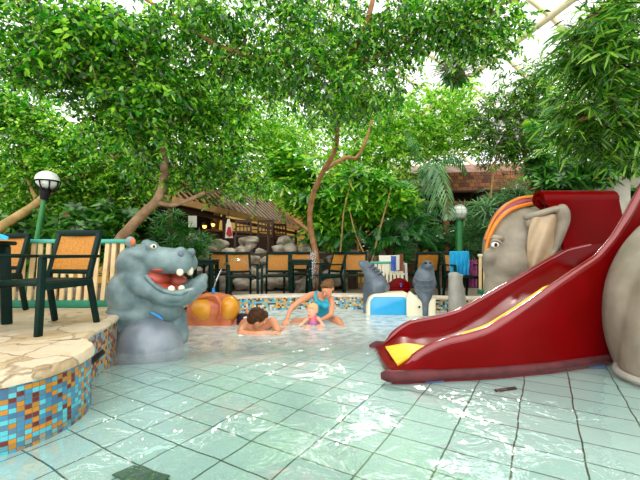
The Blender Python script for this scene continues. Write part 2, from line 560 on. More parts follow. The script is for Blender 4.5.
def dup(root, loc, rz=0., label=None, group=None, scale=None):
    def cp(o, par):
        c = o.copy(); COL.objects.link(c); c.parent = par
        for ch in o.children: cp(ch, c)
        return c
    r = cp(root, None)
    r.location = loc; r.rotation_euler.z = rz
    if scale: r.scale = scale
    if label: r['label'] = label
    if group: r['group'] = group
    return r


def rotz(a): return Matrix.Rotation(a, 3, 'Z')
def rot(ax, a): return Matrix.Rotation(math.radians(a), 3, ax)


# ---------------------------------------------------------------- leaves
def leaf_object(name, pos, dr, nr, ln, wd, m, parent, droop=.18, shape=(.32, .72), kind=None):
    """many leaves as one mesh; arrays of base points, directions, normals, lengths, widths"""
    n = len(pos)
    pos = np.asarray(pos, float); dr = np.asarray(dr, float); nr = np.asarray(nr, float)
    ln = np.asarray(ln, float)[:, None]; wd = np.asarray(wd, float)[:, None]
    dr /= np.linalg.norm(dr, axis=1, keepdims=True) + 1e-9
    sd = np.cross(dr, nr); sd /= np.linalg.norm(sd, axis=1, keepdims=True) + 1e-9
    up = np.cross(sd, dr)
    dn = np.array([[0, 0, -1.]])
    a, b = shape
    V = np.empty((n, 6, 3))
    V[:, 0] = pos
    m1 = pos + dr * ln * a + up * wd * .10
    m2 = pos + dr * ln * b + dn * ln * droop * .5
    V[:, 1] = m1 - sd * wd * .5; V[:, 2] = m1 + sd * wd * .5
    V[:, 3] = m2 - sd * wd * .36; V[:, 4] = m2 + sd * wd * .36
    V[:, 5] = pos + dr * ln + dn * ln * droop
    off = Vector((0, 0, 0)); r = parent
    while r: off += Vector(r.location); r = r.parent
    V -= np.array(off)
    me = bpy.data.meshes.new(name)
    me.vertices.add(n * 6); me.vertices.foreach_set('co', V.ravel())
    base = (np.arange(n) * 6)[:, None]
    loops = (base + np.array([[0, 2, 1, 1, 2, 4, 3, 3, 4, 5]])).ravel()
    me.loops.add(len(loops)); me.loops.foreach_set('vertex_index', loops.astype(np.int32))
    st = (np.arange(n) * 10)[:, None] + np.array([[0, 3, 7]])
    me.polygons.add(n * 3); me.polygons.foreach_set('loop_start', st.ravel().astype(np.int32))
    me.update(calc_edges=True); me.validate()
    o = bpy.data.objects.new(name, me); COL.objects.link(o); me.materials.append(m)
    o.parent = parent
    if kind: o['kind'] = kind
    return o


def runit(n):
    v = rng.normal(size=(n, 3)); return v / np.linalg.norm(v, axis=1, keepdims=True)


def sprays(clouds, per=9, L=.08, W=.04, twig=.3, hang=.35, thin=0., nf=1.2, seed=0):
    """sprigs of leaves filling pixel-space ellipsoids (px,py,Y,rx,ry,dY,count)"""
    PO, DI, NO, LN, WD, TW = [], [], [], [], [], []
    for (px, py, Y, rx, ry, dY, cnt) in clouds:
        c = np.array(P(px, py, Y)); s = Y / F
        R = np.array([rx * s, dY, ry * s])
        u = runit(cnt) * (rng.random((cnt, 1)) ** (1 / 2.6))
        q = c + u * R
        for p in q:
            if thin and noise.noise(Vector(p) * nf + Vector((seed, seed * 2., 0))) < -1 + 2 * thin: continue
            d = rng.normal(size=3); d[2] = d[2] * .5 - hang; d /= np.linalg.norm(d)
            tl = twig * (.6 + .8 * rng.random())
            TW.append((p, p + d * tl))
            sd = np.cross(d, [0, 0, 1.]); sd /= np.linalg.norm(sd) + 1e-6
            k = np.arange(per)
            t = (k + .5) / per
            sg = np.where(k % 2 == 0, 1., -1.)[:, None]
            PO.append(p + d * (t * tl)[:, None])
            DI.append(d * .55 + sd * sg * .8 + rng.normal(size=(per, 3)) * .35 + np.array([0, 0, -hang * .5]))
            NO.append(np.array([0, 0, 1.]) + rng.normal(size=(per, 3)) * .5)
            LN.append(L * (.65 + .6 * rng.random(per))); WD.append(W * (.7 + .5 * rng.random(per)))
    return [np.concatenate(x) for x in (PO, DI, NO, LN, WD)], TW


def whorls(clouds, per=9, L=.2, W=.06, stalk=.0, tilt=.15, seed=0):
    """umbrella whorls: leaves radiating from one point"""
    PO, DI, NO, LN, WD = [], [], [], [], []
    for (px, py, Y, rx, ry, dY, cnt) in clouds:
        c = np.array(P(px, py, Y)); s = Y / F
        q = c + runit(cnt) * (rng.random((cnt, 1)) ** .4) * np.array([rx * s, dY, ry * s])
        for p in q:
            ax = np.array([0, 0, 1.]) + rng.normal(size=3) * .45; ax[1] -= .3; ax /= np.linalg.norm(ax)
            e1 = np.cross(ax, rng.normal(size=3)); e1 /= np.linalg.norm(e1); e2 = np.cross(ax, e1)
            a = 2 * PI * (np.arange(per) + rng.random(per) * .4) / per
            d = np.cos(a)[:, None] * e1 + np.sin(a)[:, None] * e2 + ax * tilt
            PO.append(np.repeat(p[None], per, 0) + d * L * .08); DI.append(d)
            NO.append(np.repeat(ax[None], per, 0)); LN.append(L * (.75 + .4 * rng.random(per))); WD.append(W * (.8 + .4 * rng.random(per)))
    return [np.concatenate(x) for x in (PO, DI, NO, LN, WD)]


def frond_leaves(axis, n, L, W, sag=.25, taper=True):
    """leaflets either side of a midrib polyline"""
    ax = [Vector(a) for a in axis]
    PO, DI, NO, LN, WD = [], [], [], [], []
    tot = len(ax) - 1
    for i in range(n):
        t = (i + .5) / n; k = min(int(t * tot), tot - 1); f = t * tot - k
        p = ax[k].lerp(ax[k + 1], f); d = (ax[k + 1] - ax[k]).normalized()
        sd = d.cross(Vector((0, 0, 1)))
        sd = sd.normalized() if sd.length > .05 else d.cross(Vector((0, 1, 0))).normalized()
        up = sd.cross(d)
        l = L * (math.sin(PI * min(1, .18 + .8 * t)) ** .6 if taper else 1)
        for sg in (-1, 1):
            v = sd * sg + d * .65 - Vector((0, 0, sag)) + Vector(rng.normal(size=3) * .07)
            PO.append(p); DI.append(v); NO.append(up); LN.append(l * random.uniform(.85, 1.1)); WD.append(W)
    return PO, DI, NO, LN, WD


def bez(a, b, c, n=8):
    a, b, c = Vector(a), Vector(b), Vector(c)
    return [a * (1 - t) ** 2 + b * 2 * t * (1 - t) + c * t * t for t in [i / n for i in range(n + 1)]]


def crom(pts, k=5):
    pts = [Vector(p) for p in pts]; out = []
    for i in range(len(pts) - 1):
        p0, p1, p2, p3 = pts[max(i - 1, 0)], pts[i], pts[i + 1], pts[min(i + 2, len(pts) - 1)]
        for j in range(k):
            t = j / k
            out.append(.5 * ((2 * p1) + (p2 - p0) * t + (2 * p0 - 5 * p1 + 4 * p2 - p3) * t * t + (3 * p1 - p0 - 3 * p2 + p3) * t ** 3))
    out.append(pts[-1]); return out


def px_path(lst): return [P(*q) for q in lst]


DENS = {'lf_dark': 2.9, 'lf_mid': 3.0, 'lf_bright': 3.0, 'lf_long': 1.5}


def tree(name, label, base, trunks, clouds, leaf, bark, group=None, kind='spray', ground=None, **kw):
    """trunks: list of (pixel path, r0, r1); the first is the trunk, the rest are boughs; clouds: leaf masses"""
    dk = DENS.get(leaf.name.split('.')[0].replace('leaf_', 'lf_'), 1.2)
    clouds = [c[:6] + (int(c[6] * dk),) for c in clouds]
    cat = {'shrub': 'shrub', 'hedge': 'hedge', 'umbrella_plant': 'plant'}.get(name, 'tree')
    t = thing(name, base, label, cat, group)
    nodes = []
    for i, (path, r0, r1) in enumerate(trunks):
        pts = crom([q if isinstance(q, Vector) else P(*q) for q in path])
        nodes += pts
        rad = [r0 + (r1 - r0) * k / (len(pts) - 1) for k in range(len(pts))]
        MB().tube(pts, rad, 10).build('trunk' if i == 0 else 'branch', bark, t)
    if kind == 'spray':
        data, TW = sprays(clouds, **kw)
        tw = MB()
        for a, b in TW[::2]:
            tw.tube([a, b], [.006, .003], 3, False)
        for cl in clouds:
            c = P(*cl[:3])
            if nodes:
                nb = min(nodes, key=lambda q: (q - c).length)
                mid = (nb + c) / 2 + Vector((0, 0, .12)) * random.uniform(-1, 1)
                tw.tube(bez(nb, mid, c, 5), [.028, .024, .02, .016, .012, .008], 5)
        if TW: tw.build('twigs', M['twig'], t)
    else:
        data = whorls(clouds, **kw)
        for cl in clouds:
            c = P(*cl[:3])
            nb = min(nodes, key=lambda q: (q - c).length) if nodes else Vector(base)
            if (nb - c).length > .1: MB().tube(bez(nb, (nb + c) / 2 + Vector((0, 0, .1)), c, 5), .012, 5).build('branch', M['twig'], t)
    leaf_object('foliage', *data, leaf, t)
    return t


# ================================================================ SETTING
def sstep(a, b, x):
    t = max(0, min(1, (x - a) / (b - a))); return t * t * (3 - 2 * t)


def bed_z(x, y): return -.05 - .20 * sstep(3.9, 5.3, y - .25 * x)


rows = []
for j in range(60):
    y = -3 + j * .2
    rows.append([Vector((x, y, bed_z(x, y))) for x in [-6 + i * .2 for i in range(61)]])
fl = MB().grid(rows).build('floor', M['tile']); tag(fl, kind='structure')
g = MB().box((0, 13, -.45), (40, 34, .1)).build('ground', M['soil']); tag(g, kind='structure')

OUT = [(-5.2, 1.75), (-2.6, 1.80), (-2.15, 1.87), (-1.86, 2.0), (-1.70, 2.15), (-1.63, 2.36), (-1.645, 2.6), (-1.73, 2.8), (-1.9, 2.95),
       (-2.0, 3.26), (-2.1, 3.7), (-2.22, 4.07), (-2.3, 4.5), (-2.3, 5.0), (-2.12, 5.5), (-1.98, 5.9), (-1.72, 6.3), (-1.35, 6.67),
       (-.5, 6.85), (.37, 6.9), (1.2, 6.78), (2.05, 6.55), (3, 6.4), (4, 6.2), (6, 5.9)]


def densify(pts, k=6):
    return [(p.x, p.y) for p in crom([Vector((x, y, 0)) for x, y in pts], k)]


def normals(pl):
    out = []
    for i in range(len(pl)):
        a = Vector(pl[max(i - 1, 0)]); b = Vector(pl[min(i + 1, len(pl) - 1)])
        d = (b - a).normalized(); out.append(Vector((-d.y, d.x)))     # outward = left of travel
    return out


def wallstrip(name, pl, z0, z1, m, thick=.12):
    nr = normals(pl); mb = MB(); uv = []; s = 0.
    rows = [[], [], [], []]
    us = []
    for i, (x, y) in enumerate(pl):
        if i: s += (Vector(pl[i]) - Vector(pl[i - 1])).length
        n = nr[i]; us.append(s)
        for r, (o, z) in enumerate(((0, z0), (0, z1), (thick, z1), (thick, z0))):
            rows[r].append(Vector((x + n.x * o, y + n.y * o, z)))
    mb.grid(rows, False)
    uv = [(u, v) for v in (z0, z1, z1 + thick, z1 + thick * 2) for u in us]
    o = mb.build(name, m, smooth=False, uvs=uv)
    return tag(o, kind='structure')


lobe = densify(OUT[:9]); far_side = densify(OUT[8:14]); back = densify(OUT[13:])
wallstrip('wall_left_front', lobe, -.12, .335, M['mosaic'])
wallstrip('wall_left', far_side, -.3, .35, M['mosaic3'])
wallstrip('wall_pool_back', back, -.4, .225, M['mosaic2'])


def slab(name, inner, outer, z, th, m, wob=.012, kind='structure'):
    """slab between an inner edge line and an outer edge line, with a chipped lip"""
    n = len(inner); mb = MB(); R = [[] for _ in range(6)]
    for i in range(n):
        a, b = Vector(inner[i]), Vector(outer[i])
        w = noise.noise(Vector((a.x * 9, a.y * 9, 1))) * wob; w2 = noise.noise(Vector((a.x * 5, a.y * 5, 4))) * wob * .5
        d = (b - a).normalized(); e = a - d * (.02 + w)
        mid = a.lerp(b, .25)
        R[0].append(Vector((e.x, e.y, z - th))); R[1].append(Vector((e.x - d.x * .004, e.y - d.y * .004, z - th * .5 + w2)))
        R[2].append(Vector((e.x + d.x * .015, e.y + d.y * .015, z + w2))); R[3].append(Vector((mid.x, mid.y, z + w2 * .6)))
        R[4].append(Vector((b.x, b.y, z))); R[5].append(Vector((b.x, b.y, z - th)))
    mb.grid(R, False)
    return tag(mb.build(name, m), kind=kind)


lo_out = [(max(-5.2, -5.2 + (i / (len(lobe) - 1)) * 3.35), 2.62 + .25 * (i / (len(lobe) - 1))) for i in range(len(lobe))]
slab('trim_1', lobe, lo_out, .398, .065, M['stone'])
nf = normals(far_side)
slab('trim_2', far_side, [(x + n.x * .42, y + n.y * .42) for (x, y), n in zip(far_side, nf)], .393, .045, M['stone'])
nb_ = normals(back)
slab('trim_3', back, [(x + n.x * .3, y + n.y * .3) for (x, y), n in zip(back, nb_)], .262, .04, M['cope'], .006)
# raised terrace behind the left wall, lower deck behind the back wall
tp = [(x + n.x * .1, y + n.y * .1) for (x, y), n in zip(far_side, nf)]
poly = [(-7, 2.45), (-2.0, 2.6)] + tp + [(-2.4, 5.0), (-7, 5.0)]
tag(MB().prism([Vector((x, y, -.3)) for x, y in poly], (0, 0, .68)).build('floor_terrace', M['stone'], smooth=False), kind='structure')
dk = [(x + n.x * .2, y + n.y * .2) for (x, y), n in zip(back, nb_)]
poly = [(-7, 5.0)] + dk[:1] + dk + [(7, 5.8), (7, 9.4), (-7, 9.4)]
tag(MB().prism([Vector((x, y, -.4)) for x, y in poly], (0, 0, .54)).build('floor_deck', M['concrete'], smooth=False), kind='structure')

# water surface inside the pool
wp = [(x, y) for x, y in lobe + far_side[1:] + back[1:]]
mb = MB(); n = len(wp)
mb.add([Vector((x, y, 0)) for x, y in wp] + [Vector((6, -3, 0)), Vector((-5.2, -3, 0))], [tuple(range(n + 2))])
tag(mb.build('pool_water', M['water'], smooth=False), kind='structure')

# walls round the hall
def wall(name, a, b, z0, z1, m, th=.2):
    a = Vector((a[0], a[1], (z0 + z1) / 2)); b = Vector((b[0], b[1], (z0 + z1) / 2))
    return tag(MB().beam(a, b, th, z1 - z0).build(name, m, smooth=False), kind='structure')
wall('wall_back', (-16, 17), (14, 17), -.4, 4.6, M['ochre'])
wall('wall_left_hall', (-12, -2), (-12, 17), -.4, 2.2, M['soil'])
wall('wall_right', (9, -2), (9, 17), -.4, 3.4, M['pale'])

# glass roof: vaulted panes on cream beams
rid_a, rid_b = Vector((4.68, 17, 7.4)), Vector((8.1, 1.2, 7.4))
dirr = (rid_b - rid_a).normalized(); perp = Vector((-dirr.y, dirr.x, 0))
if perp.x < 0: perp = -perp


def vault(t, u):
    """t along the purlin in metres, u across (+ right, - left)"""
    p = rid_a + dirr * t + perp * u
    p.z = 7.4 - .75 * u if u > 0 else 7.4 + 2.2 * (1 - ((u + 8) / 8) ** 2)
    return p


T = [-.4 + 1.9 * i for i in range(10)]
rows = [[vault(t, u) + Vector((0, 0, .08)) for u in (4.4, 3, 1.5, 0, -1.5, -3, -5, -7, -9, -11, -13, -16)] for t in (T[0], T[-1])]
tag(MB().grid(rows).build('ceiling', M['glass'], smooth=True), kind='structure')
k = 4
mb = MB().tube([vault(T[0], 0), vault(T[-1], 0)], .10, 12)
tag(mb.build('trim_%d' % k, M['beam']), kind='structure')
for u in (2.1, -1.9, -5):
    k += 1
    tag(MB().tube([vault(T[0], u), vault(T[-1], u)], .05, 8).build('trim_%d' % k, M['beam']), kind='structure')
for t in T:
    k += 1
    tag(MB().tube([vault(t, u * .5) for u in range(9, -33, -1)], .065, 8).build('trim_%d' % k, M['beam']), kind='structure')

# ================================================================ BIG FIGURES
# ---- hippo
Y0 = 4.15; s = Y0 / F
hp = thing('hippo_fountain', (-1.9, 4.3, 0), 'grey open-mouthed hippo head sculpture rising from the pool edge', 'sculpture')
def H(px, py, d=0.): return P(px, py, Y0 + d)
mb = MB()
mb.ell(H(140, 266, .16), (23 * s, .28, 23 * s))
mb.ell(H(135, 293, .16), (27 * s, .33, 27 * s))
mb.ell(H(134, 312, .18), (26 * s, .32, 14 * s))
mb.ell(H(146, 255, .14), (19 * s, .25, 11 * s), rot('Y', 8))
# upper muzzle
mb.limb([H(146, 259, .10), H(165, 260.5, .02), H(180, 261.5, -.04)], [.155, .152, .145], 18)
mb.limb([H(150, 259, .24), H(172, 261, .20), H(187, 263, .14)], [.15, .145, .125], 18)
mb.ell(H(180, 258, -.05), (.11, .10, .125)); mb.ell(H(189, 261, .12), (.085, .10, .115))
mb.ell(H(181, 251, -.10), (.06, .05, .05)); mb.ell(H(191, 252, .08), (.055, .05, .05))
# brows
mb.ell(H(152, 246, -.04), (.075, .06, .06)); mb.ell(H(147, 244, .26), (.07, .06, .06))
# lower jaw: near rim, far rim, front lip, floor
mb.limb([H(132, 280, .0), H(147, 289, -.10), H(163, 296, -.16), H(178, 296.5, -.18)], [.15, .105, .085, .07])
mb.limb([H(160, 292, .30), H(182, 289, .28), H(197, 284, .24), H(203, 278, .22)], [.10, .09, .08, .06])
mb.limb([H(179, 296, -.18), H(190, 294, .02), H(201, 286, .22)], [.07, .075, .075])
mb.ell(H(172, 299, .06), (.24, .26, .075), rot('Y', 8))
mb.ell(H(205, 277, .23), (.035, .05, .05)); mb.ell(H(197, 286, .2), (.12, .12, .10)); mb.ell(H(188, 293, .16), (.14, .14, .11))
mb.limb([H(150, 303, .12), H(168, 309, .12)], [.17, .15])
# neck into the base
mb.limb([H(165, 300, .2), H(176, 316, .25), H(178, 335, .28)], [.14, .125, .13])
mb.limb([H(140, 300, .2), H(140, 330, .22)], [.30, .30])
mb.build('head', M['hippo'], hp, remesh=.016, relax=7)
mb = MB()
mb.ell(H(150, 352, .12), (34 * s, .40, 41 * s)); mb.ell(H(125, 352, .2), (22 * s, .34, 36 * s))
mb.build('base', M['hippo_base'], hp, remesh=.03, relax=4)
MB().ell(H(168, 289, .06), (.24, .21, .06), rot('Y', 16)).ell(H(156, 279, .10), (.16, .17, .11)).ell(H(172, 281, .26), (.2, .08, .11), rot('Y', 10)).build('mouth_lining', M['mouth'], hp)
MB().ell(H(168, 269, .06), (.20, .17, .035), rot('Y', -2)).build('palate', M['mouth'], hp)
for (x, y, d) in ((180, 273, -.12), (190, 272.5, .06)):
    MB().limb([H(x, y - 3, d), H(x, y - .5, d)], [.036, .038], 12).build('tooth', M['cream'], hp)
for (x, y, d) in ((171.5, 289, -.18), (181.5, 288.5, -.06)):
    MB().limb([H(x, y + 3, d), H(x, y, d)], [.036, .038], 12).build('tooth', M['cream'], hp)
for (x, y, d) in ((130.5, 242.5, .02),):
    e = MB().ell(H(x, y, d), (.058, .04, .07)).build('ear', M['hippo'], hp)
    MB().ell(H(x + 2, y - .5, d - .018), (.034, .024, .048)).build('inner_ear', M['shellO'], e)
for (x, y, d) in ((153.5, 246.5, -.085),):
    e = MB().ell(H(x, y, d), (.034, .024, .026)).build('eye', M['cream'], hp)
    MB().ell(H(x + .4, y, d - .018), (.014, .010, .016)).build('pupil', M['black'], e)
for (x, y, d) in ((180.5, 254, -.148), (191, 254.5, .03)):
    MB().ell(H(x, y, d), (.034, .018, .036)).build('nostril', M['seal'], hp)
MB().tube(crom([H(146, 276, -.12), H(152, 283, -.165), H(160, 289, -.22), H(170, 292.5, -.245), H(180, 293, -.25), H(187, 291, -.16)]), .022, 10).build('lower_lip', M['hippo'], hp)
MB().limb([H(152, 313, -.22), H(158, 316, -.20), H(162, 319, -.19)], [.012, .014, .01], 8).build('paint_mark', M['bluefloor'], hp)

# ---- orange shell fountain
sf = thing('shell_fountain', (-1.5, 5.75, 0), 'low orange and yellow shell-shaped fountain beside the hippo', 'fountain')
Y0 = 5.62; s = Y0 / F
mb = MB()
mb.ell(P(213, 309, Y0), (25 * s, .30, 17 * s)); mb.ell(P(203, 311, Y0 - .03), (15 * s, .30, 15 * s)); mb.ell(P(226, 310, Y0), (14 * s, .29, 16 * s))
mb.box(P(213, 318, Y0), (44 * s, .5, 16 * s))
mb.build('shell', M['shellO'], sf, remesh=.02, relax=7)
MB().ell(P(203.5, 310, Y0 - .17), (13 * s, .17, 11.5 * s), rot('Y', -8)).build('yellow_patch', M['shellY'], sf)
MB().ell(P(229, 308.5, Y0 - .16), (10 * s, .15, 12 * s), rot('Y', 6)).build('yellow_patch', M['shellY'], sf)
MB().tube(crom([P(193, 302, Y0 - .14), P(202, 297.5, Y0 - .22), P(214, 296, Y0 - .27), P(220, 303, Y0 - .33), P(220, 313, Y0 - .33), P(217, 320, Y0 - .28)]), .024, 10).build('ridge', M['shellO'], sf)
MB().tube([P(213.5, 293, Y0 - .06), P(213.5, 288, Y0 - .06)], [.03, .02], 10).build('nozzle', M['bluefloor'], sf)
jt = MB().tube(crom([P(213.5, 289, 5.7), P(217, 279, 5.72), P(223, 267, 5.8), P(230, 261, 5.9), P(238, 259.5, 6.0), P(245, 262, 6.1), (P(251, 271, 6.2))]), [.012] * 30 + [.008], 6)
tag(jt.build('water_jet', M['jet']), 'thin arc of water squirting from the orange shell fountain', 'water')

# ---- elephant slide
sl = thing('elephant_slide', (2.2, 4.0, bed_z(2.2, 4)), 'big glossy red slide with grey elephant head and body', 'slide')
xs = np.array([.735, .818, .943, 1.10, 1.33, 1.525, 1.83, 2.157, 2.467, 2.765, 3.0, 3.18, 3.35, 3.56])
zn = np.array([.088, .177, .253, .307, .344, .40, .559, .744, .897, 1.04, 1.24, 1.46, 1.707, 2.0])
yn = np.array([3.20, 3.22, 3.23, 3.26, 3.29, 3.32, 3.39, 3.47, 3.58, 3.68, 3.76, 3.82, 3.87, 3.93])
xf = np.array([.66, .726, .853, 1.015, 1.206, 1.396, 1.607, 1.913, 2.43, 2.89, 3.125, 3.6])
zf = np.array([.01, .044, .19, .29, .319, .35, .401, .545, .796, 1.012, 1.11, 1.2])
yf = np.array([4.2, 4.2, 4.21, 4.22, 4.25, 4.27, 4.31, 4.37, 4.5, 4.63, 4.72, 4.85])
dpt = np.interp(np.linspace(.6, 3.7, 60), [.6, .75, 1.0, 1.3, 1.8, 2.5, 2.9, 3.2, 3.7], [.02, .05, .17, .20, .22, .22, .24, .40, .95])
X = np.linspace(.62, 3.7, 60)
sm = lambda a: np.convolve(np.pad(a, 1, mode='edge'), [.25, .5, .25], 'valid')
ZN = sm(np.interp(X, xs, zn)); YN = sm(np.interp(X, xs, yn)); ZF = sm(np.interp(X, xf, zf)); YF = sm(np.interp(X, xf, yf))
ZN[0] = .04; ZN[1] = min(ZN[1], .07)
BED = np.minimum(ZN, ZF + .1) - dpt
BED = np.minimum(np.maximum(BED, .012), 1.14)
rows = []
for i in range(60):
    x, zn_, zf_, a, b, bz = X[i], ZN[i], ZF[i], YN[i], YF[i], BED[i]
    zb = -.06
    r = .035
    sec = [(a - .03, zb), (a - .025, zn_ * .5), (a - .02, zn_ - r), (a - .012, zn_ - .01), (a + .02, zn_), (a + .055, zn_ - .01), (a + .075, zn_ - r),
           (a + .12, bz + (zn_ - bz) * .35), (a + .2, bz + .03), (a + .32, bz), ((a + b) / 2, bz - .01 if bz > .05 else bz), (b - .32, bz), (b - .2, bz + .03),
           (b - .12, bz + (zf_ - bz) * .35), (b - .075, zf_ - r), (b - .055, zf_ - .01), (b - .02, zf_), (b + .012, zf_ - .01), (b + .02, zf_ - r),
           (b + .025, zf_ * .5), (b + .03, zb - .1)]
    rows.append([Vector((x, y, z)) for y, z in sec])
mb = MB().grid(rows)
n = len(rows[0])
mb.f.append(tuple(range(n))); mb.f.append(tuple((59 * n + k) for k in range(n - 1, -1, -1)))
mb.build('chute', M['red'], sl)
MB().tube([Vector((X[i], YN[i] + .02, ZN[i] - .028)) for i in range(2, 60)], [.02, .03] + [.042] * 56, 12).build('rim', M['redrim'], sl)
MB().tube([Vector((X[i], YF[i] - .02, ZF[i] - .028)) for i in range(2, 56)], [.02, .03] + [.042] * 52, 12).build('rim', M['redrim'], sl)
# pinkish skirting with a rounded toe at each wall foot
def trimrun(Y, i0, toe):
    q = [Vector((X[i], Y[i] - .035 if toe else Y[i] + .03, .02)) for i in range(0, i0, 2)]
    st = Vector((X[0] - .09, Y[0], .012))
    return [st, Vector((X[0] - .03, Y[0] - .02, .02))] + q
MB().tube(trimrun(YN, 46, True), [.03, .055] + [.05] * 4 + [.04] * 19, 10).build('skirting', M['redtrim'], sl)
MB().tube([Vector((.56, 4.2, .0)), Vector((.64, 4.2, .02)), Vector((.75, 4.2, .02))], [.025, .05, .045], 10).build('skirting', M['redtrim'], sl)
# yellow runner on the bed
rw = []
for i in range(1, 12):
    t = (i - 1) / 10
    a, b = YN[i] + .12 + .1 * t, YF[i] - .28 - .42 * t
    rw.append([Vector((X[i] + .02, a + (b - a) * k / 6, max(.012, BED[i]) + .03)) for k in range(7)])
MB().grid(rw).build('yellow_exit', M['yellow'], sl, thick=.02)
for off in (.058,):
    q = [Vector((X[i], YN[i] + off, ZN[i] + .004)) for i in range(12, 31)]
    MB().tube(q, [.003] + [.017] * 17 + [.003], 8).build('yellow_stripe', M['yellow'], sl)
# high back panel ending in a scroll
pr = []
prof = []
for k in range(7):                                   # rising wall
    t = k / 6; prof.append((4.80 + .02 * math.sin(t * PI), 1.05 + t * .68))
c_y, c_z, r0 = 4.92, 1.74, .14
for k in range(1, 30):                               # scroll
    a = PI - k * .36; rr = r0 * (1 - k / 36)
    prof.append((c_y - .0 + math.cos(a) * rr * -1 * -1, c_z + math.sin(a) * rr))
for (y, z) in prof:
    t = max(0, min(1, (z - 1.05) / .7))
    xl = 3.16 - .08 * t - (.19 * max(0, (t - .62) / .38) ** 1.2 if t > .62 else 0)
    xr = 4.06 - .20 * t
    pr.append([Vector((xl + (xr - xl) * k / 10, y, z)) for k in range(11)])
MB().grid(pr).build('back_panel', M['red'], sl, thick=.05)
# flank wall joining the panel to the near rim
fw = []
for k in range(9):
    t = k / 8
    fw.append([Vector((3.12 + .5 * u, 4.72 + .12 * u, 0.95 + .25 * t)) for u in (0, .5, 1)])
MB().box((3.75, 4.35, .55), (.35, 1.0, 1.15)).build('platform', M['red'], sl, bevel=.03)

# elephant head behind the slide
Y0 = 5.25; s = Y0 / F
def E(px, py, d=0.): return P(px, py, Y0 + d)
mb = MB()
mb.ell(E(522, 248, .1), (39 * s, .46, 40 * s)); mb.ell(E(520, 232, .08), (28 * s, .40, 25 * s), rot('Y', -25)); mb.ell(E(536, 232, .1), (28 * s, .38, 26 * s))
mb.ell(E(509, 262, -.02), (25 * s, .36, 30 * s)); mb.ell(E(509, 284, -.02), (21 * s, .30, 24 * s), rot('Y', -12))
mb.limb([E(506, 285, -.04), E(503, 305, -.06), E(500, 325, -.1), E(498, 338, -.1)], [.30, .25, .21, .19])
mb.ell(E(497, 238, -.24), (.10, .07, .05)); mb.ell(E(490, 256, -.16), (.10, .10, .12))
mb.ell(E(535, 272, -.1), (22 * s, .34, 30 * s))
mb.build('head', M['eleph'], sl, remesh=.025, relax=8)
e = MB().ell(E(495, 244.8, -.335), (.052, .035, .038)).build('eye', M['white'], sl)
MB().ell(E(495.8, 244.8, -.362), (.024, .014, .026)).build('pupil', M['black'], e)
MB().tube(crom([E(490.5, 243.5, -.31), E(493.5, 240.4, -.34), E(499, 241.2, -.35), E(502, 244.5, -.34)]), .016, 8).build('eyelid', M['eleph'], e)
# ear: tan inner skin under a grey folded rim
er = [[E(x0 + (x1 - x0) * k / 6, y0 + (y1 - y0) * k / 6, -.36 - .10 * math.sin(k / 6 * PI) - .04 * math.sin(k * 1.9 + j)) for k in range(7)]
      for j, (x0, y0, x1, y1) in enumerate(((531, 216, 564, 212), (529, 226, 563, 222), (527, 238, 560, 234), (526, 250, 557, 246), (527, 261, 551, 258), (530, 270, 543, 268)))]
ea = MB().grid(er).build('ear', M['ear'], sl, thick=.05, subsurf=2)
MB().limb(crom([E(526, 217, -.34), E(540, 213.5, -.44), E(554, 209.5, -.48), E(562, 209, -.47)]), [.045] * 15 + [.07], 10).limb(
    crom([E(562, 209.5, -.47), E(563.5, 220, -.46), E(560, 234, -.44), E(556, 247, -.43), E(549, 259, -.42)]), [.075, .082, .085, .085, .083, .08, .078, .075, .07, .068, .064, .06, .056, .05, .05, .045, .04, .04, .035, .03, .03], 10).build(
    'ear_rim', M['eleph'], ea, remesh=.014, relax=3)
MB().ell(E(544, 221, -.36), (.24, .05, .12), rot('Y', -10)).build('ear_fold', M['eleph'], ea)
# cap with orange braid
mb = MB()
cap = []
pth = crom([E(485.5, 254, -.06), E(489, 238, -.08), E(498, 221, -.10), (E(512, 209, -.10)), E(533, 203.5, -.06)], 5)
MB().tube(pth, .028, 10).build('cap_braid', M['orange'], sl)
pth2 = crom([E(487, 243, .08), E(494, 225, .08), E(505, 211, .06), E(520, 202.5, .06), E(534, 200.5, .06)], 5)
MB().tube(pth2, [.03 + .055 * math.sin(PI * i / (len(pth2) - 1)) for i in range(len(pth2))], 12).build('cap', M['plum'], sl)
MB().tube([q + Vector((-.045, -.05, .05)) for q in pth2], .020, 8).build('cap_braid', M['orange'], sl)
# elephant body on the near side
mb = MB()
mb.ell((3.66, 3.17, .12), (.98, .62, 1.60), u=36, w=24)
mb.ell((3.72, 3.35, .5), (1.0, .62, 1.15), rotz(-.2), u=36, w=24)
mb.build('body', M['eleph'], sl, remesh=.035, relax=6)
MB().tube([Vector((3.66 + 1.005 * math.cos(a), 3.17 + .64 * math.sin(a), .005)) for a in [PI * (.72 + .95 * k / 30) for k in range(31)]], .03, 8).build('body_skirting', M['seal2'], sl)
MB().tube(crom([(2.92, 2.86, 1.15), (2.93, 2.78, .98), (3.0, 2.7, .8)]), .014, 8).build('body_crease', M['eleph'], sl)

# ---- sea lion seat
sb = thing('sea_lion_bench', (.8, 6.3, 0), 'blue and cream kiddie seat held between two grey sea lions', 'pool seat')
Y0 = 6.3; s = Y0 / F
def B(px, py, d=0.): return P(px, py, Y0 + d)
arch = [B(366.5, 328), B(367, 306), B(369, 298), B(374, 294), B(390, 293), B(406, 292.5), B(414, 296), B(420, 303), B(420, 328)]
MB().prism(arch, (0, .55, 0)).build('frame', M['bone'], sb, bevel=.03)
MB().prism([B(370.5, 328, -.03), B(370.5, 301, -.03), B(374, 297, -.03), B(404, 297, -.03), B(411, 304, -.03), B(411, 328, -.03)], (0, .05, 0)).build('side_panel', M['blue'], sb, bevel=.02)
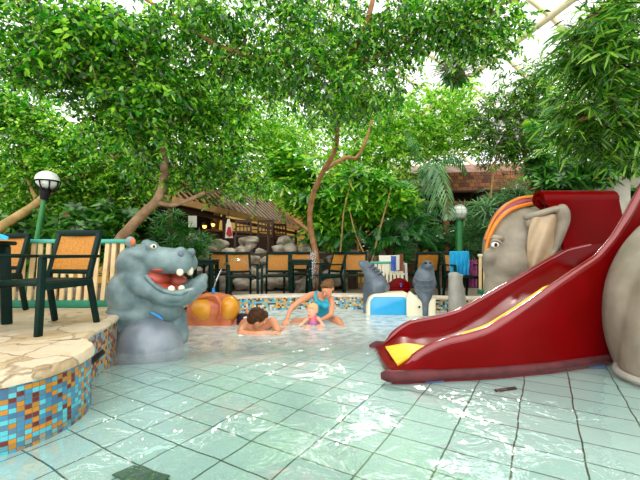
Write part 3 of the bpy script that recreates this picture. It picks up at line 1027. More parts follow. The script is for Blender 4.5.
# front end boards either side of the right sea lion
for a in ((407, 291, 424, 328), (427, 300, 436, 328)):
    x0, y0, x1, y1 = a
    pl = [B(x0, y1, -.12), B(x0, y0 + 6, -.12), B(x0 + 3, y0, -.12), B(x1, y0 + 12 if x0 < 420 else y0 - 2, -.12), B(x1, y1, -.12)]
    MB().prism(pl, (0, .08, 0)).build('end_board', M['bone'], sb, bevel=.02)
MB().ell(B(419.3, 307, -.135), (.018, .02, .018)).build('bolt', M['black'], sb)
arc = [B(388.5, 294, .3)] + [B(399.5 + 11.5 * math.cos(a), 289.5 - 11.5 * math.sin(a), .3) for a in [PI * (1 - k / 14) for k in range(15)]] + [B(410.5, 294, .3)]
rs = MB().prism(arc, (0, .07, 0)).build('seat_back', M['red'], sb, bevel=.015)
MB().beam(B(388.5, 289.5, .26), B(410.5, 289.5, .26), .03, .03).build('seat_band', M['red'], rs)
MB().box(B(401, 285, .29), (.02, .02, .07)).box(B(401, 284.2, .29), (.045, .02, .016)).build('emblem', M['towelnavy'], rs)
mb = MB()                                           # left sea lion, looking up to the left
mb.limb([B(366.5, 326, .2), B(366.5, 298, .2), B(370, 287, .2)], [.05, .065, .13])
mb.limb([B(376, 285, .2), B(373, 277, .2), B(369, 270, .2), B(364.5, 265, .2), B(362, 263.5, .2)], [.21, .17, .115, .095, .07])
mb.limb([B(373, 290, .2), B(385, 287, .2)], [.13, .09])
mb.build('sea_lion', M['seal'], sb, remesh=.018, relax=5)
for k in range(4):
    MB().limb([B(369 + 3.2 * k, 267 + 2.2 * k, -.0), B(372.5 + 3.2 * k, 265.2 + 2.4 * k, .12)], [.014, .02], 8).build('neck_fold', M['seal'], sb)
mb = MB()                                           # right sea lion, facing the pool
mb.limb([B(425, 327, -.1), B(425, 304, -.1), B(424.5, 292, -.05), B(424.5, 283, 0), B(425, 274, .02), B(427, 267, 0)], [.05, .062, .155, .205, .165, .12])
mb.ell(B(427.5, 265.5, -.08), (.10, .12, .075))
mb.build('sea_lion', M['seal'], sb, remesh=.018, relax=4)
for k in range(3):
    yy = 279 + 5 * k
    MB().tube(crom([B(414.5, yy - 2, -.12 + .06), B(419, yy + 1.5, -.19), B(425, yy + 2.5, -.215), B(431, yy + 1, -.19), B(435, yy - 2, -.06)]), .011, 8).build('neck_fold', M['seal'], sb)
for x in (425.6, 430.2):
    MB().ell(B(x, 263, -.165), (.022, .018, .018)).build('nostril', M['black'], sb)

# ---- small tan seal spout
sp = thing('seal_spout', (2.3, 6.15, 0), 'slim tan-grey seal spout with its mouth open upward', 'fountain')
Y0 = 6.15
mb = MB()
mb.limb([P(458, 322, Y0), P(457.5, 305, Y0), P(456.5, 292, Y0), P(455.5, 283, Y0), P(455, 278, Y0)], [.16, .15, .135, .115, .105])
mb.limb([P(451.5, 280, Y0), P(450, 274, Y0)], [.05, .03]); mb.limb([P(459, 281, Y0), P(461.5, 275.5, Y0)], [.05, .03])
mb.build('body', M['seal2'], sp, remesh=.014, relax=3)
MB().ell(P(455.5, 276.5, Y0), (.075, .07, .025)).build('mouth', M['mouth'], sp)
# ================================================================ PEOPLE
def axes(f, u):
    f = Vector(f).normalized(); u = Vector(u); s = f.cross(u).normalized(); u = s.cross(f).normalized()
    return s, f, u, Matrix((s, f, u)).transposed()


def add_head(mb, c, f, u, r):
    s, f, u, R = axes(f, u)
    mb.ell(c + u * .15 * r - f * .12 * r, (.70 * r, .84 * r, .82 * r), R)
    mb.ell(c + f * .24 * r - u * .30 * r, (.58 * r, .56 * r, .66 * r), R)
    mb.ell(c + f * .48 * r - u * .78 * r, (.26 * r, .24 * r, .2 * r), R)
    mb.limb([c + f * .78 * r + u * .02 * r, c + f * 1.0 * r - u * .24 * r], [.09 * r, .13 * r], 8)
    mb.limb([c + f * .70 * r + u * .22 * r - s * .35 * r, c + f * .78 * r + u * .22 * r, c + f * .70 * r + u * .22 * r + s * .35 * r], .08 * r, 8)
    for k in (-1, 1): mb.ell(c + s * k * .70 * r - f * .05 * r - u * .08 * r, (.09 * r, .17 * r, .24 * r), R, 10, 8)


def face_parts(c, f, u, r, par):
    s, f, u, R = axes(f, u)
    for k in (-1, 1):
        e = MB().ell(c + f * .76 * r + u * .06 * r + s * k * .28 * r, .062 * r, None, 10, 8).build('eye', M['white'], par)
        MB().ell(c + f * .80 * r + u * .06 * r + s * k * .28 * r, .05 * r, None, 8, 6).build('iris', M['iris'], e)
    MB().ell(c + f * .80 * r - u * .50 * r, (.20 * r, .06 * r, .06 * r), R, 10, 8).build('mouth', M['lips'], par)


def hair_cap(c, f, u, r, m, par, bun=0., back=0.):
    s, f, u, R = axes(f, u)
    mb = MB().ell(c + u * .30 * r - f * .20 * r, (.78 * r, .84 * r, .76 * r), R)
    mb.ell(c - f * .48 * r - u * .05 * r, (.68 * r, .5 * r, .7 * r), R)
    mb.limb([c + f * .5 * r + u * .72 * r - s * .4 * r, c + f * .58 * r + u * .78 * r, c + f * .5 * r + u * .72 * r + s * .4 * r], .2 * r, 10)
    if bun: mb.ell(c - f * 1.1 * r + u * .25 * r, bun * r)
    for k in range(14):
        a = 2 * PI * k / 14
        mb.limb([c + u * .95 * r - f * .2 * r, c + u * .72 * r - f * .2 * r + (s * math.cos(a) + f * math.sin(a)) * .58 * r], [.08 * r, .12 * r], 6)
    return mb.build('hair', m, par, remesh=.12 * r, relax=2)


def add_hand(mb, w, d, n, sc=1., side=1):
    d = Vector(d).normalized(); n = Vector(n); s = d.cross(n).normalized(); n = s.cross(d).normalized()
    R = Matrix((d, s, n)).transposed()
    mb.ell(w + d * .045 * sc, (.056 * sc, .042 * sc, .018 * sc), R, 14, 10)
    for i, l in enumerate((.062, .074, .069, .052)):
        o = s * (i - 1.5) * .021 * sc * side
        a = w + d * .075 * sc + o
        b = a + (d + o * 3) * l * .55 * sc - n * .006 * sc
        mb.limb([a, b, b + d * l * .5 * sc - n * l * .28 * sc], [.0095 * sc, .009 * sc, .0075 * sc], 8)
    a = w + d * .02 * sc - s * .03 * sc * side
    b = a + (d * .6 - s * side * .8) * .045 * sc
    mb.limb([a, b, b + (d * .95 - s * side * .2) * .032 * sc - n * .006], [.012 * sc, .011 * sc, .009 * sc], 8)


# woman leaning over the toddler
c = P(327.5, 288.5, 5.56); fw, up_ = Vector((-.42, -.80, -.50)), Vector((-.28, -.45, .85)); r = .125
w = thing('person', (.05, 5.8, 0), 'person in a teal swimsuit leaning over a toddler in the shallow pool', 'person', 'bathers')
mb = MB()
add_head(mb, c, fw, up_, r)
mb.limb([P(326.5, 291, 5.64), P(323.5, 298, 5.72)], [.055, .06])
mb.limb([P(311.5, 295, 5.70), P(316, 295.5, 5.74), P(322, 297, 5.74), P(330.5, 299, 5.70)], [.055, .07, .075, .056])
mb.limb([P(321.5, 300, 5.76), P(322.5, 310, 5.84), P(324, 319, 5.93), P(324, 325, 5.97)], [.105, .10, .115, .13])
mb.ell(P(317.5, 303.5, 5.67), .062); mb.ell(P(325.5, 305, 5.66), .062)
mb.limb([P(311, 295, 5.70), P(300, 301, 5.60), P(291.5, 307.5, 5.50)], [.053, .046, .038])
mb.limb([P(291.5, 307.5, 5.50), P(289, 313, 5.45), P(287, 319.5, 5.40)], [.038, .036, .026])
add_hand(mb, P(287, 319.5, 5.40), (-.45, -.3, -.8), (-.3, -.9, .3), 1.15, 1)
mb.limb([P(331, 299, 5.70), P(332.2, 306, 5.66), P(331, 314, 5.60)], [.054, .046, .038])
mb.limb([P(331, 314, 5.60), P(326, 317.5, 5.53), P(321.5, 319.5, 5.46)], [.038, .034, .026])
add_hand(mb, P(321.5, 319.5, 5.46), (-.9, -.1, -.25), (0, -.9, .2), 1., -1)
mb.limb([P(318, 324, 5.95), P(306, 322.5, 5.75), P(294, 322.5, 5.62)], [.10, .08, .06])
mb.limb([P(294, 322.5, 5.62), P(300, 326, 5.85), P(306, 328, 6.1)], [.058, .055, .035])
mb.limb([P(330, 323.5, 5.95), P(334, 321, 5.75), P(337.5, 320.5, 5.6)], [.10, .08, .062])
mb.limb([P(337.5, 320.5, 5.6), P(340.5, 324, 5.46), P(342.5, 326.8, 5.36)], [.058, .046, .032])
mb.limb([P(342.5, 326.8, 5.36), P(345, 327.8, 5.30)], [.032, .022])
mb.build('body', M['skin'], w, remesh=.0085, relax=3)
face_parts(c, fw, up_, r, w)
hair_cap(c, fw, up_, r, M['hair2'], w, bun=.42)
mb = MB()
mb.limb([P(321.3, 302, 5.76), P(322.5, 310, 5.84), P(324, 320, 5.935)], [.108, .106, .124])
mb.ell(P(317.5, 303.5, 5.66), .066); mb.ell(P(325.5, 305, 5.65), .066)
mb.build('swimsuit', M['swim'], w, remesh=.01, relax=3)
for q in ([P(317, 302.5, 5.59), P(315.5, 297, 5.63), P(316, 292.3, 5.71), P(318, 292, 5.80)], [P(326, 303, 5.58), P(326.8, 298.5, 5.62), P(327.5, 294.2, 5.70), P(326.5, 294, 5.8)]):
    MB().tube(crom(q), .022, 8).build('strap', M['swim'], w)

# toddler
c = P(312.4, 310.3, 5.42); fw, up_ = Vector((-.55, -.8, -.22)), Vector((.05, -.1, 1)); r = .103
b = thing('person', (-.1, 5.45, 0), 'toddler in a pink and lilac striped swimsuit sitting in the water', 'person', 'bathers')
mb = MB(); add_head(mb, c, fw, up_, r)
mb.limb([P(312.5, 313, 5.45), P(312.8, 317, 5.46)], .035)
mb.limb([P(312.8, 319, 5.46), P(313.5, 324, 5.48), P(313.5, 329, 5.5)], [.062, .072, .075])
mb.limb([P(308.8, 318, 5.45), P(305.5, 320.5, 5.38), P(303, 323, 5.33)], [.03, .026, .02]); add_hand(mb, P(303, 323, 5.33), (-.7, -.4, -.4), (0, -.5, .8), .55, 1)
mb.limb([P(317, 318, 5.45), P(320, 320.5, 5.40), P(321.5, 322.5, 5.34)], [.03, .026, .02]); add_hand(mb, P(321.5, 322.5, 5.34), (.5, -.5, -.5), (0, -.5, .8), .55, -1)
for k in (-1, 1): mb.limb([P(313.5 + 3 * k, 328, 5.48), P(313.5 + 6 * k, 327.5, 5.28), P(313.5 + 7 * k, 330, 5.15)], [.05, .042, .03])
mb.build('body', M['skin2'], b, remesh=.0065, relax=3)
face_parts(c, fw, up_, r, b)
hair_cap(c, fw, up_, r * .97, M['blond'], b)
sw = MB().limb([P(312.8, 319, 5.46), P(313.5, 324, 5.48), P(313.5, 329, 5.5)], [.066, .077, .08]).build('swimsuit', M['pink'], b, remesh=.008, relax=2)
for yy, rr in ((321, .073), (323, .078), (325, .08)):
    MB().tube([P(313.2, yy, 5.475) + Vector((math.cos(a) * rr, math.sin(a) * rr, 0)) for a in [2 * PI * k / 20 for k in range(21)]], .008, 6).build('stripe', M['lilac'], sw)
for x in (310, 316):
    MB().tube([P(x, 319.5, 5.39), P(x, 316, 5.44), P(x, 316.5, 5.5)], .012, 6).build('strap', M['pink'], sw)

# man lying in the water
c = P(257.3, 318.5, 4.95); fw, up_ = Vector((.80, .42, -.42)), Vector((.25, -.28, .92)); r = .132
m_ = thing('person', (-.9, 5.2, 0), 'dark-haired person in navy trunks lying in the shallow pool, back of head to view', 'person', 'bathers')
mb = MB(); add_head(mb, c, fw, up_, r)
mb.limb([P(257.5, 322, 5.0), P(258, 327, 5.08)], [.062, .07])
mb.limb([P(244.5, 327.5, 5.08), P(252, 327, 5.15), P(263, 325.5, 5.17), P(271, 323, 5.12)], [.07, .095, .095, .07])
mb.limb([P(258, 327, 5.15), P(250, 326, 5.35), P(242, 324, 5.6)], [.13, .12, .12])
mb.limb([P(272, 321.5, 5.10), P(275.5, 325.5, 5.02), P(277.5, 330, 4.95)], [.064, .052, .042])
mb.limb([P(277.5, 330, 4.95), P(280, 330.5, 5.05), P(282, 329.5, 5.15)], [.042, .036, .028])
add_hand(mb, P(282, 329.5, 5.15), (.75, .5, -.05), (0, -.2, .9), 1., 1)
mb.limb([P(244, 328, 5.06), P(241, 331, 4.96), P(240.5, 333.2, 4.87)], [.066, .052, .042])
mb.limb([P(240.5, 333.2, 4.87), P(256, 334, 4.82), P(270, 333, 4.84)], [.043, .038, .028])
add_hand(mb, P(270, 333, 4.84), (.95, .08, .04), (0, -.25, .9), 1., -1)
for k in (-1, 1): mb.limb([P(242.5 + 3 * k, 323, 5.55), P(246 + 3 * k, 322, 5.8), P(249 + 3 * k, 321.5, 6.0)], [.10, .07, .055])
mb.limb([P(249, 321.5, 6.0), P(248, 317, 6.02), P(247, 312, 5.98)], [.055, .045, .038])
mb.build('body', M['skin'], m_, remesh=.0085, relax=3)
face_parts(c, fw, up_, r, m_)
hair_cap(c, fw, up_, r * 1.08, M['hair'], m_)
tk = MB().limb([P(246, 323, 5.5), P(242, 322, 5.62), P(240, 322.5, 5.72)], [.135, .14, .12]).build('swim_trunks', M['navy'], m_, remesh=.014, relax=3)
MB().tube(crom([P(235, 324, 5.64), P(239, 321, 5.52), P(244, 318.2, 5.42), P(247, 317.5, 5.40)]), .017, 6).build('white_stripe', M['white'], tk)

# ================================================================ FURNITURE
def chair(label, loc, rz, group, back='mesh', tilt=.0):
    t = thing('garden_chair', (0, 0, 0), label, 'chair', group)
    G = M['green']
    MB().box((0, -.02, .43), (.50, .48, .04)).build('seat', G, t, bevel=.015)
    f = MB()
    a0, a1 = Vector((0, .22, .42)), Vector((0, .36, .90))
    for k in (-1, 1): f.beam((k * .235, .22, .42), (k * .235, .36, .89), .05, .045)
    f.beam((-.26, .36, .885), (.26, .36, .885), .05, .06); f.beam((-.22, .245, .505), (.22, .245, .505), .04, .045)
    f.build('backrest_frame', G, t, bevel=.012)
    bp = MB()
    bp.grid([[Vector((x * .215, .245 + (.352 - .245) * q + .02 * (1 - x * x), .52 + .34 * q)) for x in (-1, -.5, 0, .5, 1)] for q in (0, .33, .66, 1)])
    bp.build('backrest', M['mesh'], t, thick=.014)
    for k in (-1, 1):
        MB().beam((k * .275, .30, .655), (k * .285, -.30, .66), .05, .03).build('armrest', G, t, bevel=.01)
        MB().beam((k * .275, -.27, .65), (k * .275, -.31, 0), .045, .055).build('leg', G, t, bevel=.01)
        MB().beam((k * .24, .23, .44), (k * .25, .31, 0), .045, .05).build('leg', G, t, bevel=.01)
        MB().beam((k * .262, .24, .41), (k * .275, -.28, .41), .03, .06).build('seat_rail', G, t, bevel=.008)
    t.location = loc; t.rotation_euler.z = rz
    return t


def table(label, loc, rz, group, w=.78, d=.78, h=.74):
    t = thing('garden_table', (0, 0, 0), label, 'table', group)
    MB().box((0, 0, h - .02), (w, d, .04)).build('tabletop', M['green'], t, bevel=.015)
    MB().box((0, 0, h - .075), (w - .08, d - .08, .07)).build('apron', M['green'], t)
    for x in (-1, 1):
        for y in (-1, 1):
            MB().beam((x * (w / 2 - .07), y * (d / 2 - .07), h - .05), (x * (w / 2 - .06), y * (d / 2 - .06), 0), .085, .085).build('leg', M['green'], t, bevel=.01)
    t.location = loc; t.rotation_euler.z = rz
    return t


TZ, DZ = .385, .145
c0 = chair('green garden chair with tan woven back on the flagstone terrace by the hippo', (-2.5, 3.38, TZ), -.22, 'garden chairs')
G_ = 'garden chairs'
dup(c0, (-3.78, 4.12, TZ), -.1, 'green garden chair half hidden behind the terrace table', G_)
tb = table('dark green garden table on the flagstone terrace at the left', (-3.34, 3.27, TZ), .03, 'garden tables', .74, .74, .80)
sg = MB().grid([[P(-6 + 2.3 * k, 238.5 - 3.2 * math.sin((k + 1) * PI / 7) * math.sin((j + .5) * PI / 4), 3.3 + .1 * j) + Vector((0, 0, .0)) for k in range(7)] for j in range(4)])
tag(sg.build('folded_towel', M['towelblue'], thick=.03), 'blue folded towel lying on the terrace table', 'towel')
def bx(px, Y): return (px - 320) / F * Y
spots = [
    (219, 8.1, .15, 'green woven-back chair behind the orange shell fountain, nearest the hippo'),
    (241, 7.45, .38, 'green woven-back chair whose back stands under the arc of water'),
    (277, 7.6, .04, 'green woven-back chair standing behind the man, squarely facing the pool'),
    (325.5, 7.75, -1.05, 'green woven-back chair turned sideways right behind the woman'),
    (299, 8.22, -.1, 'green woven-back chair mostly hidden behind the spray of water'),
    (357, 7.75, .0, 'green woven-back chair just left of the sea lion bench'),
]
for px, Y, rz, lb in spots: dup(c0, (bx(px, Y), Y, DZ), rz, lb, G_)
dup(c0, (bx(423, 8.1), 8.1, DZ), PI + .05, 'dark green chair seen behind the right-hand sea lion', G_)
cb = dup(c0, (bx(462, 7.4), 7.4, DZ), .1, 'green chair with a bright blue towel hung over its back', G_)
dup(tb, (bx(203, 7.5), 7.5, DZ), .05, 'green garden table between the hippo and the poolside chairs', 'garden tables', (.75, .75, .95))
dup(tb, (bx(301, 7.5), 7.5, DZ), .02, 'green garden table beside the spray of water', 'garden tables', (.62, .7, .95))
dup(tb, (bx(436, 8.9), 8.9, DZ), .02, 'green garden table behind the sea lion bench', 'garden tables')
# towels
tw = MB()
Yt = 7.25
tw.grid([[P(449.5 + 19.5 * k / 16 + (.8 if j > 4 else 0) * (k - 8) / 8 * -1, 252 + 23 * j / 7, Yt + .035 * math.sin(k * 1.75 + .3 * j) * (.25 + j / 7)) for k in range(17)] for j in range(8)])
tw.grid([[P(450 + 18.5 * k / 16, 251.5 + 8 * j / 2, Yt + .08 + .13 * (j / 2)) for k in range(17)] for j in range(3)])
tag(tw.build('bath_towel', M['towelblue'], thick=.02), 'bright blue bath towel hanging over a chair back below the lamp', 'towel')
def hung(name, x0, x1, y0, y1, Y, m, lb):
    q = MB().grid([[P(x0 + (x1 - x0) * k / 8, y0 + (y1 - y0) * j / 5, Y + .02 * math.sin(k * 1.6)) for k in range(9)] for j in range(6)])
    tag(q.build(name, m, thick=.03), lb, 'towel')
hung('bath_towel', 391.5, 396, 256, 271, 7.57, M['towelnavy'], 'blue towel hanging over the short cream railing before the white plastic chair')
hung('bath_towel', 396.2, 399, 255, 270, 7.55, M['paper'], 'narrow white towel hanging between the blue and the brown towels')
hung('bath_towel', 399.2, 402.4, 254, 271, 7.56, M['towelbrown'], 'brown towel hanging at the end of the cream railing')
hung('bath_towel', 469.5, 476.5, 260, 287, 7.5, M['towelpurple'], 'purple and red patterned towel hanging beside the blue one')
# white plastic chair with draped cloth
wc = thing('plastic_chair', (bx(392, 8.1), 8.1, DZ), 'white plastic chair behind the short cream railing hung with towels', 'chair')
a = Vector((bx(392, 8.1), 8.1, DZ))
MB().grid([[a + Vector((x * .24, .2 + .1 * q, .45 + .38 * q)) for x in (-1, 0, 1)] for q in (0, .5, 1)]).build('backrest', M['plasticwhite'], wc, thick=.03)
MB().box(a + Vector((0, 0, .44)), (.5, .48, .035)).build('seat', M['plasticwhite'], wc, bevel=.01)
for x in (-1, 1):
    MB().beam(a + Vector((x * .25, .2, .66)), a + Vector((x * .25, -.24, .66)), .05, .03).build('armrest', M['plasticwhite'], wc)
    for y in (-1, 1): MB().beam(a + Vector((x * .25, y * .22, .66)), a + Vector((x * .27, y * .25, 0)), .04, .04).build('leg', M['plasticwhite'], wc)

# railings
def railing(name, label, A, Bv, zb, h, nslat, lean, top, bot, sl_, group):
    A, Bv = Vector(A), Vector(Bv); L = Bv - A
    t = thing(name, (A.x, A.y, zb), label, 'railing', group)
    up = Vector((0, 0, h)); ln = L.normalized() * lean
    MB().beam(A + up + Vector((0, 0, zb)) + ln, Bv + up + Vector((0, 0, zb)) + ln, .06, .05).build('top_rail', top, t, bevel=.01)
    MB().beam(A + Vector((0, 0, zb + .05)), Bv + Vector((0, 0, zb + .05)), .07, .09).build('bottom_rail', bot, t, bevel=.01)
    for k in range(nslat):
        p = A + L * (k + .5) / nslat
        MB().beam(p + Vector((0, 0, zb + .09)), p + ln * (1 if k % 3 else 1.4) + Vector((0, 0, zb + h - .02)), .022, .05, L.normalized()).build('slat', sl_, t)
    return t
railing('railing', 'teal railing with cream slats along the raised terrace behind the chair', (-4.3, 4.62, 0), (-2.36, 4.62, 0), .38, .83, 19, .05, M['mint'], M['mintdark'], M['slat'], 'slatted railings')
railing('railing', 'short pale teal railing with cream slats behind the sea lion bench', (bx(370, 7.65), 7.65, 0), (bx(404, 7.65), 7.65, 0), .15, .69, 9, .0, M['mint'], M['mintdark'], M['bone'], 'slatted railings')
railing('railing', 'short cream-slatted railing with green foot beside the elephant head', (bx(478, 7.0), 7.0, 0), (bx(500, 7.0), 7.0, 0), .26, .74, 5, .0, M['bone'], M['mintdark'], M['slat'], 'slatted railings')
MB_ = MB()

# lamps
def globe_lamp(base, top, R, label, cage):
    base, top = Vector(base), Vector(top)
    t = thing('globe_lamp', base, label, 'lamp', 'globe lamps')
    d = (top - base).normalized()
    MB().tube([base, top - d * (R + .10)], [.036, .028], 10).build('pole', M['lampgreen'], t)
    MB().tube([top - d * (R + .13), top - d * (R + .05), top - d * (R - .03)], [.045, .06, .07], 12).build('collar', M['black'] if cage else M['lampgreen'], t)
    gl = MB().ell(top, (R, R, R * .86), None, 24, 16).build('globe', M['lampglass'], t)
    if cage:
        cg = MB()
        q = Vector((0, 0, -.02))
        cg.tube([top + q + Vector((math.cos(a) * R * 1.03, math.sin(a) * R * 1.03, 0)) for a in [2 * PI * k / 28 for k in range(29)]], .011, 6)
        for k in range(8):
            a = 2 * PI * k / 8
            cg.tube([top + q + Vector((math.cos(a) * R * 1.03 * math.cos(b_), math.sin(a) * R * 1.03 * math.cos(b_), -R * 1.0 * math.sin(b_))) for b_ in [PI / 2 * j / 8 for j in range(9)]], .009, 6)
        cg.build('cage', M['black'], t)
    else:
        cg = MB()
        for k in range(4):
            b_ = -.9 + .6 * k
            cg.tube([top + Vector((math.cos(a) * R * 1.02 * math.cos(b_), math.sin(a) * R * 1.02 * math.cos(b_), R * .95 * math.sin(b_))) for a in [2 * PI * j / 24 for j in range(25)]], .006, 5)
        for k in range(8):
            a = 2 * PI * k / 8
            cg.tube([top + Vector((math.cos(a) * R * 1.02 * math.cos(b_), math.sin(a) * R * 1.02 * math.cos(b_), R * .95 * math.sin(b_))) for b_ in [-PI / 2 + PI * j / 12 for j in range(13)]], .006, 5)
        cg.build('wire_net', M['pale'], t)
    return t
globe_lamp(P(24, 258, 5.0) * 1 + Vector((0, 0, -.7)), P(47.5, 180, 5.0), .142, 'caged white globe lamp on a leaning green pole at the left', True)
globe_lamp((bx(459, 8.9), 8.9, .14), P(459, 212, 8.9), .185, 'white globe lamp with wire net on a thick green post', False)
o = bpy.data.objects['globe_lamp.001']
MB().tube([Vector((bx(459, 8.9), 8.9, .14)), P(459, 222, 8.9)], .085, 12).build('post', M['lampgreen'], o)

# pool-floor details
dz = lambda x, y: bed_z(x, y) + .006
def floorpatch(name, pts, m, lb, cat, h=.008):
    pl = [Vector((x, y, dz(x, y))) for x, y in pts]
    tag(MB().prism(pl, (0, 0, h)).build(name, m, smooth=False), lb, cat)
def gp(px, py, z=-.05): Y = (EYE - z) * F / (py - HOR); return ((px - 320) / F * Y, Y)
floorpatch('floor_drain', [gp(112, 477), gp(134, 467.5), gp(170, 478), gp(150, 492)], M['drain'], 'dark square drain cover in the pool floor at the bottom edge', 'drain')
floorpatch('floor_drain', [gp(271, 344.5, -.3), gp(287, 343.5, -.3), gp(290, 345.5, -.3), (gp(282, 347.5, -.3)), gp(271, 348, -.3)], M['drain'], 'small dark drain cover in the pool floor in front of the bathers', 'drain')
floorpatch('rubber_strip', [gp(494, 391), gp(515, 388), gp(517, 390), gp(497, 393)], M['dark'], 'short black strip lying on the tiles before the slide', 'strip')
floorpatch('blue_pad', [gp(424, 379), gp(441, 377), gp(444, 382.5), gp(426, 384)], M['bluefloor'], 'small blue pad under the near edge of the slide', 'pad')
floorpatch('blue_pad', [gp(583, 366), gp(592, 362), (gp(604, 365)), gp(606, 369), gp(590, 369)], M['bluefloor'], 'blue pad where the slide meets the elephant body', 'pad')
# slot grate in the side wall
x0, y0 = -2.03, 3.3
tag(MB().beam((-1.94, 3.02, .13), (-2.045, 3.48, .14), .022, .05).build('wall_vent', M['black'], smooth=False), 'dark slot in the mosaic wall beside the rounded step', 'vent')

# spray of water by the table
sp_ = MB()
for k in range(110):
    q = P(313 + rng.normal() * 2.6, 250 + 30 * rng.random(), 7.3 + rng.normal() * .05)
    sp_.ell(q, random.uniform(.005, .012), None, 6, 4)
for k in range(7):
    x = 313 + rng.normal() * 1.8
    sp_.tube([P(x, 252, 7.3), P(x + rng.normal() * .6, 282, 7.3)], .005, 5)
tag(sp_.build('water_spray', M['jet']), 'falling white spray of water by the garden table', 'water', kind='stuff')

# ================================================================ ROCK BANK AND BAR
def rock(c, r, sd):
    mb = MB().ell((0, 0, 0), (1, 1, 1), None, 14, 9)
    rr = random.Random(sd); off = Vector((rr.random() * 50, rr.random() * 50, rr.random() * 50))
    for v in mb.v:
        k = 1 + .5 * noise.noise(v * 1.3 + off) + .16 * noise.noise(v * 3.5 + off)
        v *= k; v.x *= r[0]; v.y *= r[1]; v.z *= r[2]
        v += c
    return mb
rk = random.Random(3)
nr_ = 0
for row, (yy, Yr) in enumerate(((284, 8.75), (273, 8.95), (262, 9.15), (252, 9.35), (244, 9.55))):
    for k in range(11):
        px = 190 + k * 16 + rk.uniform(-6, 6) + (row % 2) * 8
        if px > 352: continue
        if row == 4 and (k % 2 or px > 300): continue
        c_ = P(px, yy + rk.uniform(-3, 3), Yr)
        rr_ = rk.uniform(.15, .24)
        o = rock(c_, (rr_ * 1.15, rr_, rr_ * rk.uniform(.65, .95)), nr_).build('boulder', M['rock'], bevel=0)
        tag(o, 'pale rough boulder in the rock bank behind the poolside chairs', 'boulder', 'boulders of the rock bank'); nr_ += 1
for i, (px, yy, Y, r_) in enumerate(((338, 262, 9.0, .2), (352, 254, 9.3, .2), (365, 258, 9.2, .2), (378, 252, 9.4, .22), (346, 246, 9.6, .16))):
    tag(rock(P(px, yy, Y), (r_, r_, r_ * .8), 90 + i).build('boulder', M['rock']), 'pale rough boulder among the ferns behind the sea lion bench', 'boulder', 'boulders among the ferns')
# core of the bank and the raised bar floor
tag(MB().prism([Vector((-5.2, 9.1, -.4)), Vector((.9, 9.1, -.4)), Vector((.7, 16, -.4)), Vector((-5.2, 16, -.4))], (0, 0, 1.42)).build('floor_bar', M['soil'], smooth=False), kind='structure')

hut = thing('bar_hut', (-2.5, 11.5, 1.02), 'open wooden bar hut with slatted pitched roof above the rock bank', 'hut')
ea, eb = P(186, 203, 9.6), P(303, 229.5, 15.2)
ev = (eb - ea).normalized(); inn = Vector((-ev.y, ev.x, 0)).normalized()
if inn.x > 0: inn = -inn
ea2 = ea - ev * 1.6
MB().beam(ea2, eb, .10, .17).build('eave_beam', M['wood'], hut)
MB().beam(ea2 + Vector((0, 0, -.17)) + inn * .25, eb + Vector((0, 0, -.17)) + inn * .25, .08, .10).build('under_beam', M['barwood'], hut)
rup = inn * 1.9 + Vector((0, 0, 1.55))
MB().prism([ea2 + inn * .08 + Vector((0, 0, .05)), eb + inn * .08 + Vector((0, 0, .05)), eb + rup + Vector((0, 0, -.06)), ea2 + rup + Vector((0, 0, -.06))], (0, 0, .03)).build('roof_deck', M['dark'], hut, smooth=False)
for k in range(28):
    p = ea2.lerp(eb, k / 27)
    MB().beam(p + Vector((0, 0, .10)), p + rup + Vector((0, 0, .05)), .04, .045).build('roof_slat', M['thatch'], hut)
for i, (t, m) in enumerate(((.16, 'wood2'), (.42, 'barwood'), (.72, 'barwood'), (.97, 'barwood'))):
    p = ea2.lerp(eb, t) + inn * .2
    MB().beam(Vector((p.x, p.y, 1.0)), Vector((p.x, p.y, p.z)), .10, .10, (0, 1, 0)).build('post', M[m], hut)
ca, cb_ = P(222, 236, 10.6), P(304, 238, 14)
MB().beam(Vector((ca.x, ca.y, 1.35)) + inn * .7, Vector((cb_.x, cb_.y, 1.3)) + inn * .7, .5, .62).build('counter', M['barwood'], hut)
MB().beam(Vector((ca.x, ca.y, 1.68)) + inn * .7, Vector((cb_.x, cb_.y, 1.62)) + inn * .7, .62, .05).build('counter_top', M['wood2'], hut)
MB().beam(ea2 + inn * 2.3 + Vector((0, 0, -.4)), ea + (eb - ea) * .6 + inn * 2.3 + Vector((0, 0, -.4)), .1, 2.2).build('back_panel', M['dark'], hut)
sh = MB().beam(P(206, 233, 12), P(238, 234, 14), .3, .04).build('shelf', M['wood2'], hut)
for i, (px, py, Y) in enumerate(((204.5, 226.5, 11), (213, 224.8, 11.6), (227.5, 225, 11.4))):
    q = P(px, py, Y)
    t = thing('pendant_lamp', q, ['small warm pendant lamp nearest the hut post', 'small warm pendant lamp at the middle of the bar', 'small warm pendant lamp left of the red and white pennant'][i], 'lamp', 'bar lamps')
    MB().ell(q, .055).build('bulb', M['bulb'], t)
    MB().lathe(q + Vector((0, 0, .03)), [(.10, 0), (.06, .06), (.02, .10)], 12).build('lamp_shade', M['barwood'], t)
    MB().tube([q + Vector((0, 0, .12)), q + Vector((0, 0, .7))], .008, 5).build('cord', M['black'], t)
hs_ = MB().box(P(192.5, 221.5, 9.7), (.22, .02, .30)).build('notice', M['paper']); tag(hs_, 'blank white notice hanging on the hut post', 'sign')
pn = thing('pennant', P(228.5, 222, 10.0), 'red and white pennant hanging from the bar eave', 'pennant')
MB().prism([P(227.5, 219, 10), P(229.5, 219, 10), P(231.5, 226, 10), P(233, 238, 10), P(225, 238, 10), P(226, 226, 10)], (0, .02, 0)).build('cloth', M['paper'], pn)
